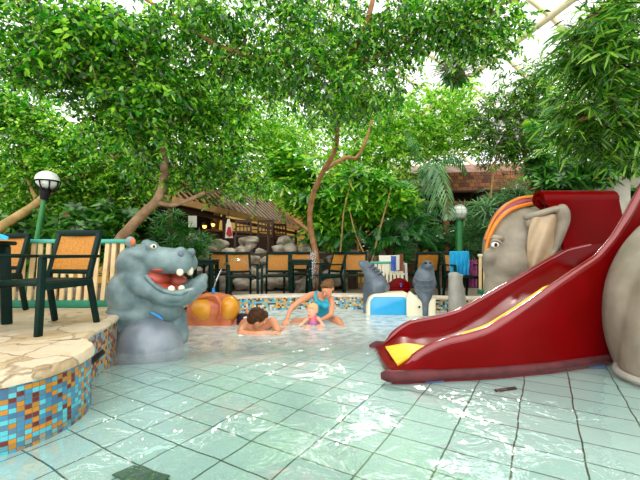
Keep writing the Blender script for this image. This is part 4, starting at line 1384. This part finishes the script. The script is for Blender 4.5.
MB().prism([P(228, 227, 9.985), P(230.5, 227, 9.985), P(232.5, 235.5, 9.985), (P(229, 237, 9.985)), P(226, 234, 9.985)], (0, .012, 0)).build('red_field', M['pennant'], pn)
MB().tube([P(228.5, 219, 10), P(228.5, 212, 10.0)], .008, 5).build('string', M['black'], pn)

# bar chairs
def barchair(label, loc, rz):
    t = thing('bar_chair', (0, 0, 0), label, 'chair', 'bar chairs'); W_ = M['barwood']
    MB().box((0, 0, .45), (.44, .44, .04)).build('seat', W_, t, bevel=.01)
    for x in (-1, 1):
        MB().beam((x * .2, .2, 0), (x * .21, .28, .95), .045, .045).build('back_post', W_, t)
        MB().beam((x * .2, -.2, 0), (x * .2, -.2, .44), .045, .045).build('leg', W_, t)
        MB().beam((x * .22, .24, .66), (x * .22, -.22, .64), .04, .03).build('armrest', W_, t)
    for z in (.9, .74, .6): MB().beam((-.2, .2 + .085 * z, z), (.2, .2 + .085 * z, z), .025, .07 if z > .8 else .04).build('back_rail', W_, t)
    for x in (-.1, 0, .1): MB().beam((x, .25, .6), (x, .275, .9), .02, .03, (1, 0, 0)).build('back_slat', W_, t)
    t.location = loc; t.rotation_euler.z = rz
    return t
b0 = barchair('dark wooden armchair on the bar terrace right of the pennant', (bx(243, 10.2), 10.2, 1.02), .15)
dup(b0, (bx(263, 10.3), 10.3, 1.02), -.1, 'dark wooden armchair on the bar terrace, second from the pennant', 'bar chairs')
dup(b0, (bx(146, 9.6), 9.6, 1.02), .2, 'dark wooden armchair at the bar half hidden behind the leaning trunk', 'bar chairs')
dup(b0, (bx(283, 11.8), 11.8, 1.02), .5, 'dark wooden armchair at the bar beside the ochre wall', 'bar chairs')
# second roof slats left
sh2 = thing('slatted_awning', P(60, 214, 7.6), 'small pale slatted awning behind the caged globe lamp', 'awning')
for k in range(7):
    MB().beam(P(57 + 4 * k, 215.5, 7.6), P(69 + 4 * k, 204, 8.2), .07, .03).build('slat', M['wood'], sh2)
MB().beam(P(55, 216, 7.55), P(86, 216, 7.55), .05, .07).build('beam', M['wood2'], sh2)
for x in (57, 85): MB().beam(P(x, 216, 7.55), P(x, 262, 7.55) + Vector((0, 0, -.9)), .07, .07, (0, 1, 0)).build('post', M['wood2'], sh2)

# shingled lodge at the right
lg = thing('shingled_lodge', (3.5, 12.5, -.3), 'long low lodge with brown shingled roof edge behind the palms', 'building')
def fascia():
    a, b2 = P(398, 192, 12), P(640, 187, 11)
    hgt = 1.02
    mb = MB(); n = 24; R = [[], [], []]; uv = []
    for k in range(n + 1):
        p = a.lerp(b2, k / n)
        R[0].append(p); R[1].append(p + Vector((0, .25, hgt * .62))); R[2].append(p + Vector((0, 1.6, hgt * 1.15)))
    mb.grid(R)
    L_ = (b2 - a).length
    uv = [(L_ * k / n, v) for v in (0, .65, 2.1) for k in range(n + 1)]
    mb.build('roof', M['shingle'], lg, uvs=uv, smooth=False)
    MB().beam(a + Vector((0, .1, -.03)), b2 + Vector((0, .1, -.03)), .3, .06).build('soffit', M['dark'], lg)
fascia()
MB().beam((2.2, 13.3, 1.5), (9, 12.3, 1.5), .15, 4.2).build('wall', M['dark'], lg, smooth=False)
for px in (409, 446, 484, 530):
    q = P(px, 200, 11.9)
    MB().beam(Vector((q.x, q.y, -.35)), Vector((q.x, q.y, 3.0)), .16, .16, (0, 1, 0)).build('post', M['wood2'], lg)
for py in (203, 240): MB().beam(P(404, py, 11.9), P(540, py, 11.9), .06, .12).build('cross_rail', M['wood2'], lg)
MB().beam((bx(618, 7.5), 7.5, -.4), (bx(618, 7.5), 7.5, 2.45), .34, .2, (0, 1, 0)).build('gate_post', M['pale'])
o = bpy.data.objects['gate_post']; tag(o, 'pale grey square post behind the top of the red slide', 'post')
# ================================================================ PLANTS
# overhanging fig whose boughs cross the top of the view
tree('fig_tree', 'slim-stemmed tree behind the table whose boughs arch over the whole pool', P(318, 282, 8.6),
     [([(318, 292, 8.6), (316, 255, 8.6), (311, 232, 8.6), (310, 212, 8.5), (314, 192, 8.3), (324, 170, 8.0), (335, 150, 7.6), (338, 120, 7.0), (342, 90, 6.2), (346, 66, 5.6), (358, 42, 5.2), (370, 12, 4.9), (378, -30, 4.7)], .075, .03),
      ([(346, 66, 5.6), (322, 70, 5.4), (290, 62, 5.3), (255, 57, 5.2), (225, 48, 5.1), (205, 38, 5.0), (186, 22, 5.0), (160, 8, 4.9), (130, -10, 4.8)], .035, .018),
      ([(324, 170, 8.0), (345, 158, 8.0), (357, 157, 8.1), (366, 140, 8.0), (372, 120, 8)], .05, .025),
      ([(311, 232, 8.6), (300, 224, 8.9), (286, 214, 9.2)], .05, .03),
      ([(346, 66, 5.6), (380, 55, 5.3), (420, 30, 5.2), (470, 12, 5.0), (520, 0, 4.9)], .03, .015),
      ([(338, 120, 7.0), (318, 105, 6.7), (300, 85, 6.4), (285, 60, 6.2)], .03, .015)],
     [(250, 20, 5.2, 75, 26, .7, 120), (330, 30, 5.2, 60, 34, .7, 130), (410, 25, 5.2, 60, 24, .6, 120), (475, 22, 5.1, 52, 22, .6, 105), (290, 78, 5.4, 46, 20, .5, 70),
      (370, 75, 5.5, 45, 36, .6, 90), (180, 25, 5.0, 60, 24, .6, 85), (485, 45, 5.3, 28, 12, .4, 30), (230, 62, 5.2, 36, 12, .4, 42), (335, 110, 6.4, 40, 22, .5, 50),(345, 90, 5.0, 40, 26, .5, 60), (300, 60, 4.9, 40, 20, .4, 40)],
     M['lf_dark'], M['bark2'], per=11, L=.07, W=.038, twig=.34, hang=.55, thin=.36, nf=2.6, seed=1)
# dark-leaved tree on the left
tree('broadleaf_tree', 'leaning grey-trunked tree behind the hippo with a sawn branch stub', P(112, 262, 6.0) + Vector((0, 0, -.6)),
     [([(108, 270, 6.0), (118, 243, 6.0), (130, 228, 6.0), (145, 212, 5.95), (157, 200, 5.9), (163, 184, 5.9), (164, 160, 5.8), (160, 135, 5.7), (152, 105, 5.5), (138, 75, 5.3), (118, 45, 5.1), (95, 20, 5.0)], .095, .03),
      ([(157, 202, 5.9), (172, 205, 5.9), (188, 200, 5.95), (205, 192.5, 6.0)], .04, .032),
      ([(160, 135, 5.7), (180, 120, 5.8), (205, 112, 5.9), (235, 105, 6)], .03, .015),
      ([(138, 75, 5.3), (100, 62, 5.2), (60, 50, 5.0), (25, 40, 4.9)], .03, .015),
      ([(152, 105, 5.5), (125, 110, 5.6), (95, 112, 5.7), (70, 105, 5.8)], .025, .012)],
     [(60, 30, 5.0, 75, 34, .6, 150), (125, 55, 5.3, 55, 36, .6, 120), (40, 70, 5.1, 50, 18, .5, 60), (175, 95, 5.7, 50, 30, .6, 95), (130, 130, 5.8, 48, 26, .5, 75), (205, 150, 6.1, 50, 26, .5, 70),
      (215, 105, 5.9, 40, 22, .5, 55), (165, 170, 6.2, 40, 20, .4, 40), (100, 95, 5.6, 40, 18, .5, 50), (140, 85, 4.9, 40, 34, .3, 60), (150, 130, 5.2, 34, 30, .3, 45), (90, 40, 4.7, 50, 24, .3, 50), (235, 180, 6.6, 42, 20, .5, 45)],
     M['lf_dark'], M['bark'], per=10, L=.092, W=.044, twig=.34, hang=.35, thin=.36, nf=2.3, seed=5)
# bright shrubs and trees behind
tree('leafy_tree', 'bright small-leaved tree behind the caged globe lamp with a leaning yellowish trunk', P(0, 232, 7.4) + Vector((0, 0, -1.3)),
     [([(-24, 258, 6.0), (-6, 233, 6.1), (14, 219, 6.2), (37, 203, 6.6), (60, 180, 7.5), (75, 150, 7.6), (85, 115, 7.6)], .10, .03), ([(60, 180, 7.5), (95, 170, 7.6), (125, 150, 7.7)], .04, .02), ([(38, 203, 7.4), (25, 170, 7.6), (20, 130, 7.6)], .05, .02)],
     [(30, 150, 7.7, 60, 45, .7, 260), (85, 165, 7.8, 50, 45, .7, 220), (25, 205, 7.9, 55, 28, .6, 130), (100, 205, 8.1, 40, 26, .6, 90), (10, 105, 7.6, 40, 26, .6, 100), (15, 190, 8.6, 60, 40, .4, 120), (130, 180, 8, 36, 34, .6, 110)],
     M['lf_mid'], M['bark3'], per=11, L=.088, W=.05, twig=.36, hang=.2, thin=.25, nf=1.6, seed=11)
tree('leafy_tree', 'bright sunlit tree rising behind the bar hut', (-3.6, 12.2, 1.0),
     [([Vector((-3.6, 12.2, .9)), (222, 190, 12.2), (235, 150, 12.2), (245, 110, 12.0), (250, 70, 12)], .12, .04), ([(235, 150, 12.2), (200, 120, 12.2), (170, 95, 12.2)], .06, .03), ([(245, 110, 12), (275, 90, 12), (295, 75, 12)], .05, .02)],
     [(190, 120, 12.3, 60, 50, 1.0, 190), (250, 140, 12.4, 56, 44, 1.0, 230), (240, 90, 12.2, 55, 34, 1.0, 120), (140, 110, 12.4, 50, 45, 1.0, 120), (255, 186, 10.6, 46, 7, .5, 45), (200, 172, 10.2, 30, 10, .4, 30), (285, 150, 12.4, 34, 40, 1.0, 100), (290, 195, 12.6, 26, 16, .8, 40)],
     M['lf_bright'], M['bark3'], per=10, L=.14, W=.07, twig=.5, hang=.2, thin=.3, nf=.9, seed=17)
tree('leafy_tree', 'bright yellow-green tree in front of the lodge roof', (1.9, 11.2, -.3),
     [([Vector((1.7, 11.2, -.4)), (376, 215, 11.2), (384, 170, 11.2), (390, 130, 11.2), (398, 90, 11.2)], .10, .04), ([(384, 170, 11.2), (350, 135, 11.2), (330, 110, 11.2)], .05, .02), ([(390, 130, 11.2), (430, 110, 11.2), (455, 100, 11.2)], .05, .02), ([(376, 215, 11.2), (350, 190, 11.0), (330, 175, 10.9)], .04, .02)],
     [(350, 130, 11.2, 48, 42, .9, 190), (410, 120, 11.3, 50, 36, .9, 170), (440, 140, 11.4, 40, 24, .8, 100), (385, 155, 11.0, 42, 26, .8, 100), (330, 175, 10.9, 32, 28, .8, 80), (455, 105, 11.4, 24, 28, .7, 60)],
     M['lf_bright'], M['bark2'], per=10, L=.135, W=.066, twig=.48, hang=.2, thin=.32, nf=1.0, seed=23)
# fine-leaved tree with pale flecks painted in for bright sky gaps
t = tree('flowering_tree', 'fine-leaved tree with pale lilac flecks standing for sky gaps right of the lodge roof', (6.4, 9.6, -.3),
     [([Vector((5.6, 9.6, -.4)), (532, 210, 9.6), (528, 170, 9.5), (520, 130, 9.4), (512, 95, 9.3)], .09, .03), ([(528, 170, 9.5), (550, 130, 9.4), (560, 90, 9.2)], .04, .02), ([(520, 130, 9.4), (495, 115, 9.4), (478, 100, 9.4)], .03, .015)],
     [(515, 120, 9.4, 40, 34, .7, 170), (540, 100, 9.3, 36, 40, .7, 160), (500, 145, 9.5, 30, 20, .6, 80), (545, 150, 9.4, 36, 26, .6, 110), (525, 80, 9.3, 26, 18, .5, 50), (480, 118, 9.4, 20, 14, .5, 35)],
     M['lf_long'], M['bark'], per=11, L=.15, W=.04, twig=.42, hang=.3, thin=.3, nf=1.5, seed=31)
data, _ = sprays([(505, 130, 9.5, 30, 22, .5, 40), (530, 120, 9.5, 26, 26, .5, 30)], per=9, L=.07, W=.06, twig=.3, hang=.1)
leaf_object('sky_fleck', *data, M['sky_fleck'], t)
# long-leaved tree close on the right
tree('willow_leaf_tree', 'long-leaved dark tree overhanging from the right edge of the pool', (4.9, 5.2, bed_z(4.9, 5.2)),
     [([Vector((4.95, 5.2, -.4)), Vector((4.9, 5.15, 1.5)), Vector((4.8, 5.0, 3.0)), (650, 50, 4.7), (605, 54, 4.5), (575, 58, 4.4)], .12, .03), ([Vector((4.8, 5.0, 3.0)), (650, 100, 4.8), (610, 110, 4.7), (580, 120, 4.7)], .05, .02), ([Vector((4.8, 5.0, 3.0)), (660, 10, 4.7), (620, 5, 4.5), (590, 15, 4.4)], .05, .02)],
     [(612, 20, 4.4, 38, 24, .5, 66), (612, 60, 4.5, 40, 26, .5, 90), (600, 100, 4.8, 38, 28, .5, 85), (625, 130, 5.0, 26, 34, .5, 75), (585, 130, 5.2, 28, 28, .4, 55), (577, 55, 4.6, 16, 12, .4, 18)],
     M['lf_long'], M['bark2'], per=13, L=.20, W=.029, twig=.34, hang=.3, thin=.2, nf=2, seed=37)
# back-wall greenery low down
tree('shrub', 'dark dense shrub behind the terrace railing at the left', P(55, 275, 6.6) + Vector((0, 0, -.6)),
     [([P(55, 275, 6.6) + Vector((0, 0, -.6)), (55, 250, 6.6), (60, 228, 6.6)], .03, .015)],
     [(20, 235, 6.5, 42, 22, .4, 60), (75, 232, 6.6, 40, 24, .4, 62), (115, 220, 6.6, 30, 18, .35, 34), (100, 255, 6.9, 50, 22, .4, 45), (30, 265, 6.9, 50, 22, .4, 45)],
     M['lf_deep'], M['twig'], kind='whorl', per=8, L=.20, W=.075, tilt=.2)
tree('shrub', 'leafy dark shrub against the hut post behind the hippo', P(172, 262, 7.9) + Vector((0, 0, -.7)),
     [([P(172, 262, 7.9) + Vector((0, 0, -.7)), (172, 240, 7.9), (174, 222, 7.9)], .03, .015)],
     [(172, 236, 7.9, 20, 24, .25, 60), (190, 252, 8.0, 16, 14, .25, 26), (205, 246, 8.4, 12, 12, .2, 14)],
     M['lf_fern'], M['twig'], kind='whorl', per=11, L=.26, W=.026, tilt=.5)
tree('umbrella_plant', 'umbrella plant with shiny leaf whorls right of the slim tree', P(360, 270, 8.9) + Vector((0, 0, -.4)),
     [([P(362, 272, 8.9) + Vector((0, 0, -.4)), (358, 245, 8.9), (364, 215, 8.9), (372, 190, 8.8)], .03, .015), ([(358, 245, 8.9), (345, 220, 8.9), (338, 195, 8.9)], .02, .012), ([(358, 245, 8.9), (380, 225, 8.9), (398, 205, 8.9)], .02, .012), ([(337, 274, 8.5), (341, 245, 8.5), (344, 210, 8.5), (352, 180, 8.5)], .025, .015), ([(370, 268, 8.5), (381, 225, 8.5), (392, 185, 8.5)], .022, .015), ([(368, 262, 8.4), (356, 235, 8.4), (350, 212, 8.4)], .02, .012)],
     [(350, 205, 9.0, 34, 22, .5, 95), (395, 200, 8.9, 26, 16, .4, 60), (330, 225, 9.2, 24, 24, .4, 60), (305, 190, 9.3, 24, 26, .4, 50), (365, 182, 8.8, 30, 14, .4, 45), (290, 170, 9.4, 24, 22, .4, 40)],
     M['lf_mid'], M['bark3'], kind='whorl', per=8, L=.27, W=.075, tilt=.1)
tree('umbrella_plant', 'umbrella plant with narrow drooping whorls beside the white globe lamp', P(488, 262, 9.4) + Vector((0, 0, -.8)),
     [([P(488, 262, 9.4) + Vector((0, 0, -.8)), (488, 240, 9.4), (490, 205, 9.4), (494, 170, 9.5), (500, 140, 9.5)], .035, .02)],
     [(482, 215, 9.3, 22, 20, .4, 50), (500, 228, 9.5, 20, 26, .4, 40), (470, 240, 9.6, 18, 14, .3, 24), (505, 195, 9.5, 22, 14, .4, 26)],
     M['lf_palm'], M['bark3'], kind='whorl', per=12, L=.36, W=.034, tilt=.15)
tree('umbrella_plant', 'glossy split-leaved plant rising behind the top of the red slide', (5.3, 7.0, .1),
     [([Vector((5.2, 7.0, -.4)), Vector((5.2, 7.0, 1.4)), (590, 185, 7.0), (580, 165, 7.0)], .04, .02)],
     [(560, 182, 6.8, 22, 12, .3, 36), (590, 176, 6.9, 24, 14, .3, 44), (625, 165, 7.0, 24, 16, .3, 40), (545, 170, 7.1, 18, 14, .3, 30), (600, 150, 7.2, 34, 14, .3, 44)],
     M['lf_deep'], M['bark'], kind='whorl', per=9, L=.24, W=.06, tilt=.05)

# ferns and palms
def palm(name, label, base, fronds, m, L, W, n=26, cat='palm', sag=.3, trunk=None):
    t = thing(name, base, label, cat)
    if trunk: MB().tube(trunk, [.09 - .02 * k / (len(trunk) - 1) for k in range(len(trunk))], 10).build('trunk', M['bark'], t)
    for f in fronds:
        pts = crom([q if isinstance(q, Vector) else P(*q) for q in f], 4)
        fr = MB().tube(pts, [.016 - .012 * k / (len(pts) - 1) for k in range(len(pts))], 6).build('frond', M['lampgreen'], t)
        leaf_object('leaves', *frond_leaves(pts, n, L, W, sag), m, fr, droop=.3)
    return t
palm('feathery_palm', 'palm with large pale drooping fronds in front of the lodge', (2.75, 9.6, -.3),
     [[Vector((2.75, 9.6, 1.2)), (424, 175, 9.4), (432, 162, 9.0), (440, 172, 8.7), (447, 195, 8.5), (448, 218, 8.5)],
      [Vector((2.75, 9.6, 1.2)), (424, 180, 9.4), (428, 168, 9.2), (434, 180, 8.9), (437, 200, 8.8), (434, 222, 8.8)],
      [Vector((2.75, 9.6, 1.2)), (430, 175, 9.7), (442, 160, 9.8), (458, 158, 9.8), (466, 172, 9.8)],
      [Vector((2.75, 9.6, 1.2)), (415, 190, 9.3), (402, 180, 9.0), (388, 190, 8.8)],
      [Vector((2.75, 9.6, 1.2)), (420, 165, 9.6), (416, 145, 9.6), (408, 130, 9.6)]], M['lf_palm'], .48, .05, 30, sag=.45,
     trunk=[Vector((2.75, 9.6, -.4)), Vector((2.73, 9.6, .6)), Vector((2.75, 9.6, 1.25))])
ff = random.Random(5)
spotsf = [(345, 258, 9.0), (375, 256, 8.9), (400, 255, 9.1), (425, 250, 9.3), (322, 255, 9.4), (440, 252, 9.9), (355, 240, 9.8), (390, 236, 9.9), (415, 232, 10.2)]
labs = ['dark fern at the foot of the slim tree, right side', 'dark fern behind the short teal railing', 'dark fern behind the white plastic chair', 'dark fern left of the green lamp post',
        'dark fern among the boulders beside the slim trunk', 'dark fern in front of the lodge post by the lamp', 'tall dark fern under the umbrella plant', 'tall dark fern below the pale palm fronds', 'tall dark fern before the lodge wall']
for (px, py, Y), lb in zip(spotsf, labs):
    fr = []
    b_ = P(px, py, Y)
    for k in range(11):
        a = 2 * PI * k / 11 + ff.uniform(-.2, .2); l = ff.uniform(.7, 1.15)
        d = Vector((math.cos(a), math.sin(a) * .8, 0))
        fr.append([b_, b_ + d * .25 * l + Vector((0, 0, .42 * l)), b_ + d * .65 * l + Vector((0, 0, .55 * l)), b_ + d * 1.05 * l + Vector((0, 0, .32 * l))])
    t = palm('fern', lb, b_, fr, M['lf_fern'], .17, .034, 20, 'fern', .15, trunk=[Vector((b_.x, b_.y, .0)), b_ * .5 + Vector((b_.x, b_.y, 0)) * .5, b_])
# long fern fronds by the table bench
palm('feathery_palm', 'dark low palm arching over the chairs left of the green lamp post', (2.3, 8.9, .1),
     [[P(405, 262, 8.9), (412, 240, 8.8), (424, 236, 8.7), (436, 248, 8.6), (441, 262, 8.6)], [P(405, 262, 8.9), (402, 235, 8.9), (392, 224, 8.9), (376, 230, 8.8)],
      [P(405, 262, 8.9), (410, 232, 9.0), (418, 218, 9.0), (432, 216, 9.0)], [P(405, 262, 8.9), (398, 240, 8.7), (384, 240, 8.6), (370, 252, 8.5)], [P(405, 262, 8.9), (406, 230, 9), (403, 210, 9.1)]], M['lf_fern'], .36, .04, 30)
palm('bamboo_palm', 'light green feather-leaved palm against the sky behind the long-leaved tree', (5.6, 8.6, -.3),
     [[P(552, 200, 8.6), (550, 150, 8.6), (552, 110, 8.5), (556, 85, 8.4)], [P(552, 200, 8.6), (545, 160, 8.6), (538, 130, 8.5), (528, 118, 8.4)], [P(552, 200, 8.6), (562, 150, 8.5), (572, 125, 8.3), (582, 120, 8.2)],
      [P(552, 200, 8.6), (545, 180, 8.4), (532, 172, 8.2), (520, 178, 8.1)], [P(552, 200, 8.6), (565, 175, 8.4), (578, 168, 8.3), (590, 178, 8.2)]], M['lf_mid'], .42, .045, 26,
     trunk=[Vector((bx(552, 8.6), 8.6, -.4)), P(552, 230, 8.6), P(552, 200, 8.6)])
# hanging dead frond and nest plant
hf = thing('hanging_frond', P(302, 5, 6.2), 'grey-green palm frond hanging down out of the canopy', 'palm frond')
for pts in ([(303, -8, 6.2), (302, 15, 6.2), (299, 40, 6.2), (297, 62, 6.2)], [(305, -8, 6.2), (308, 18, 6.2), (309, 45, 6.2)]):
    q = crom(px_path(pts), 4)
    fr = MB().tube(q, .012, 6).build('midrib', M['twig'], hf)
    leaf_object('leaves', *frond_leaves(q, 34, .42, .03, .75), M['lf_palm'], fr, droop=.3)
np_ = thing('nest_plant', P(455, 74, 9.0), 'shaggy air plant perched high on the roof beam', 'plant')
d_ = whorls([(455, 66, 9.0, 14, 8, .25, 26)], per=14, L=.5, W=.025, tilt=.5)
leaf_object('leaves', *d_, M['lf_grey'], np_)
d_ = whorls([(456, 74, 9.0, 10, 6, .2, 14)], per=12, L=.3, W=.05, tilt=-.3)
leaf_object('dry_leaves', *d_, M['lf_fern'], np_)
MB().ell(P(455, 76, 9.0), (.25, .2, .18)).build('root_ball', M['twig'], np_, bevel=0)
# hedge masses in front of the back wall
for i, (lb, cl, lf) in enumerate((
        ('dark green hedge filling the gap below the lodge roof', [(430, 238, 11.2, 46, 16, .3, 36), (500, 238, 10.8, 46, 18, .3, 36)], 'lf_deep'),
        ('dark green hedge behind the leaning tree left of the bar', [(60, 225, 9.6, 70, 26, .4, 110), (130, 225, 9.6, 30, 24, .3, 50)], 'lf_deep'),
        ('dark green hedge between the bar and the umbrella plant', [(330, 225, 10.6, 32, 30, .4, 90), (365, 225, 10.6, 30, 26, .3, 70)], 'lf_deep'),
        ('green hedge behind the top of the slide and its pale post', [(590, 205, 8.6, 60, 26, .3, 120), (550, 225, 8.8, 40, 24, .3, 60)], 'lf_deep'))):
    q = P(*cl[0][:3])
    tree('hedge', lb, Vector((q.x, q.y, -.35)), [([Vector((q.x, q.y, -.4)), q], .04, .02)], cl, M[lf], M['twig'], kind='whorl', per=9, L=.30, W=.09, tilt=.2)

# ================================================================ LIGHT AND CAMERA
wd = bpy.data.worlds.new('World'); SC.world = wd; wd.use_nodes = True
bg = wd.node_tree.nodes['Background']
W_N, W_L = wd.node_tree.nodes, wd.node_tree.links
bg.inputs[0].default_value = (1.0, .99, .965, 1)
wt = W_N.new('ShaderNodeTexCoord')                       # hazy white sky; extra glow added behind camera to light the shaded far pool
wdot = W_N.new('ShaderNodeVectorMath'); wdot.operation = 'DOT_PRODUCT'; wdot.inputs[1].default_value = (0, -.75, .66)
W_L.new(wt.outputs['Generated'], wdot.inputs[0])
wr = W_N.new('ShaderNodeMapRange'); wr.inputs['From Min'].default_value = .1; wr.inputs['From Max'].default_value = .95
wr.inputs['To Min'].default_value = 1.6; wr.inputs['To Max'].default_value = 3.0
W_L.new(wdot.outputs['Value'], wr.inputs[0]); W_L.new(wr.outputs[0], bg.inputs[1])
sun = bpy.data.lights.new('sun', 'SUN'); sun.energy = 2.2; sun.angle = math.radians(4); sun.color = (1, .96, .88)
so = bpy.data.objects.new('sun', sun); COL.objects.link(so); so.rotation_euler = (math.radians(-49), math.radians(9), 0)

cam = bpy.data.cameras.new('camera'); co = bpy.data.objects.new('camera', cam); COL.objects.link(co)
co.location = (0, 0, EYE); co.rotation_euler = (PI / 2, 0, 0)
cam.sensor_fit = 'HORIZONTAL'; cam.sensor_width = 36; cam.lens = 36 * F / 640; cam.shift_y = 10 / 640
cam.clip_start = .05; cam.clip_end = 200
SC.camera = co
vs = SC.view_settings
vs.view_transform = 'Standard'; vs.look = 'None'; vs.gamma = 1; vs.use_curve_mapping = False; vs.exposure = .06
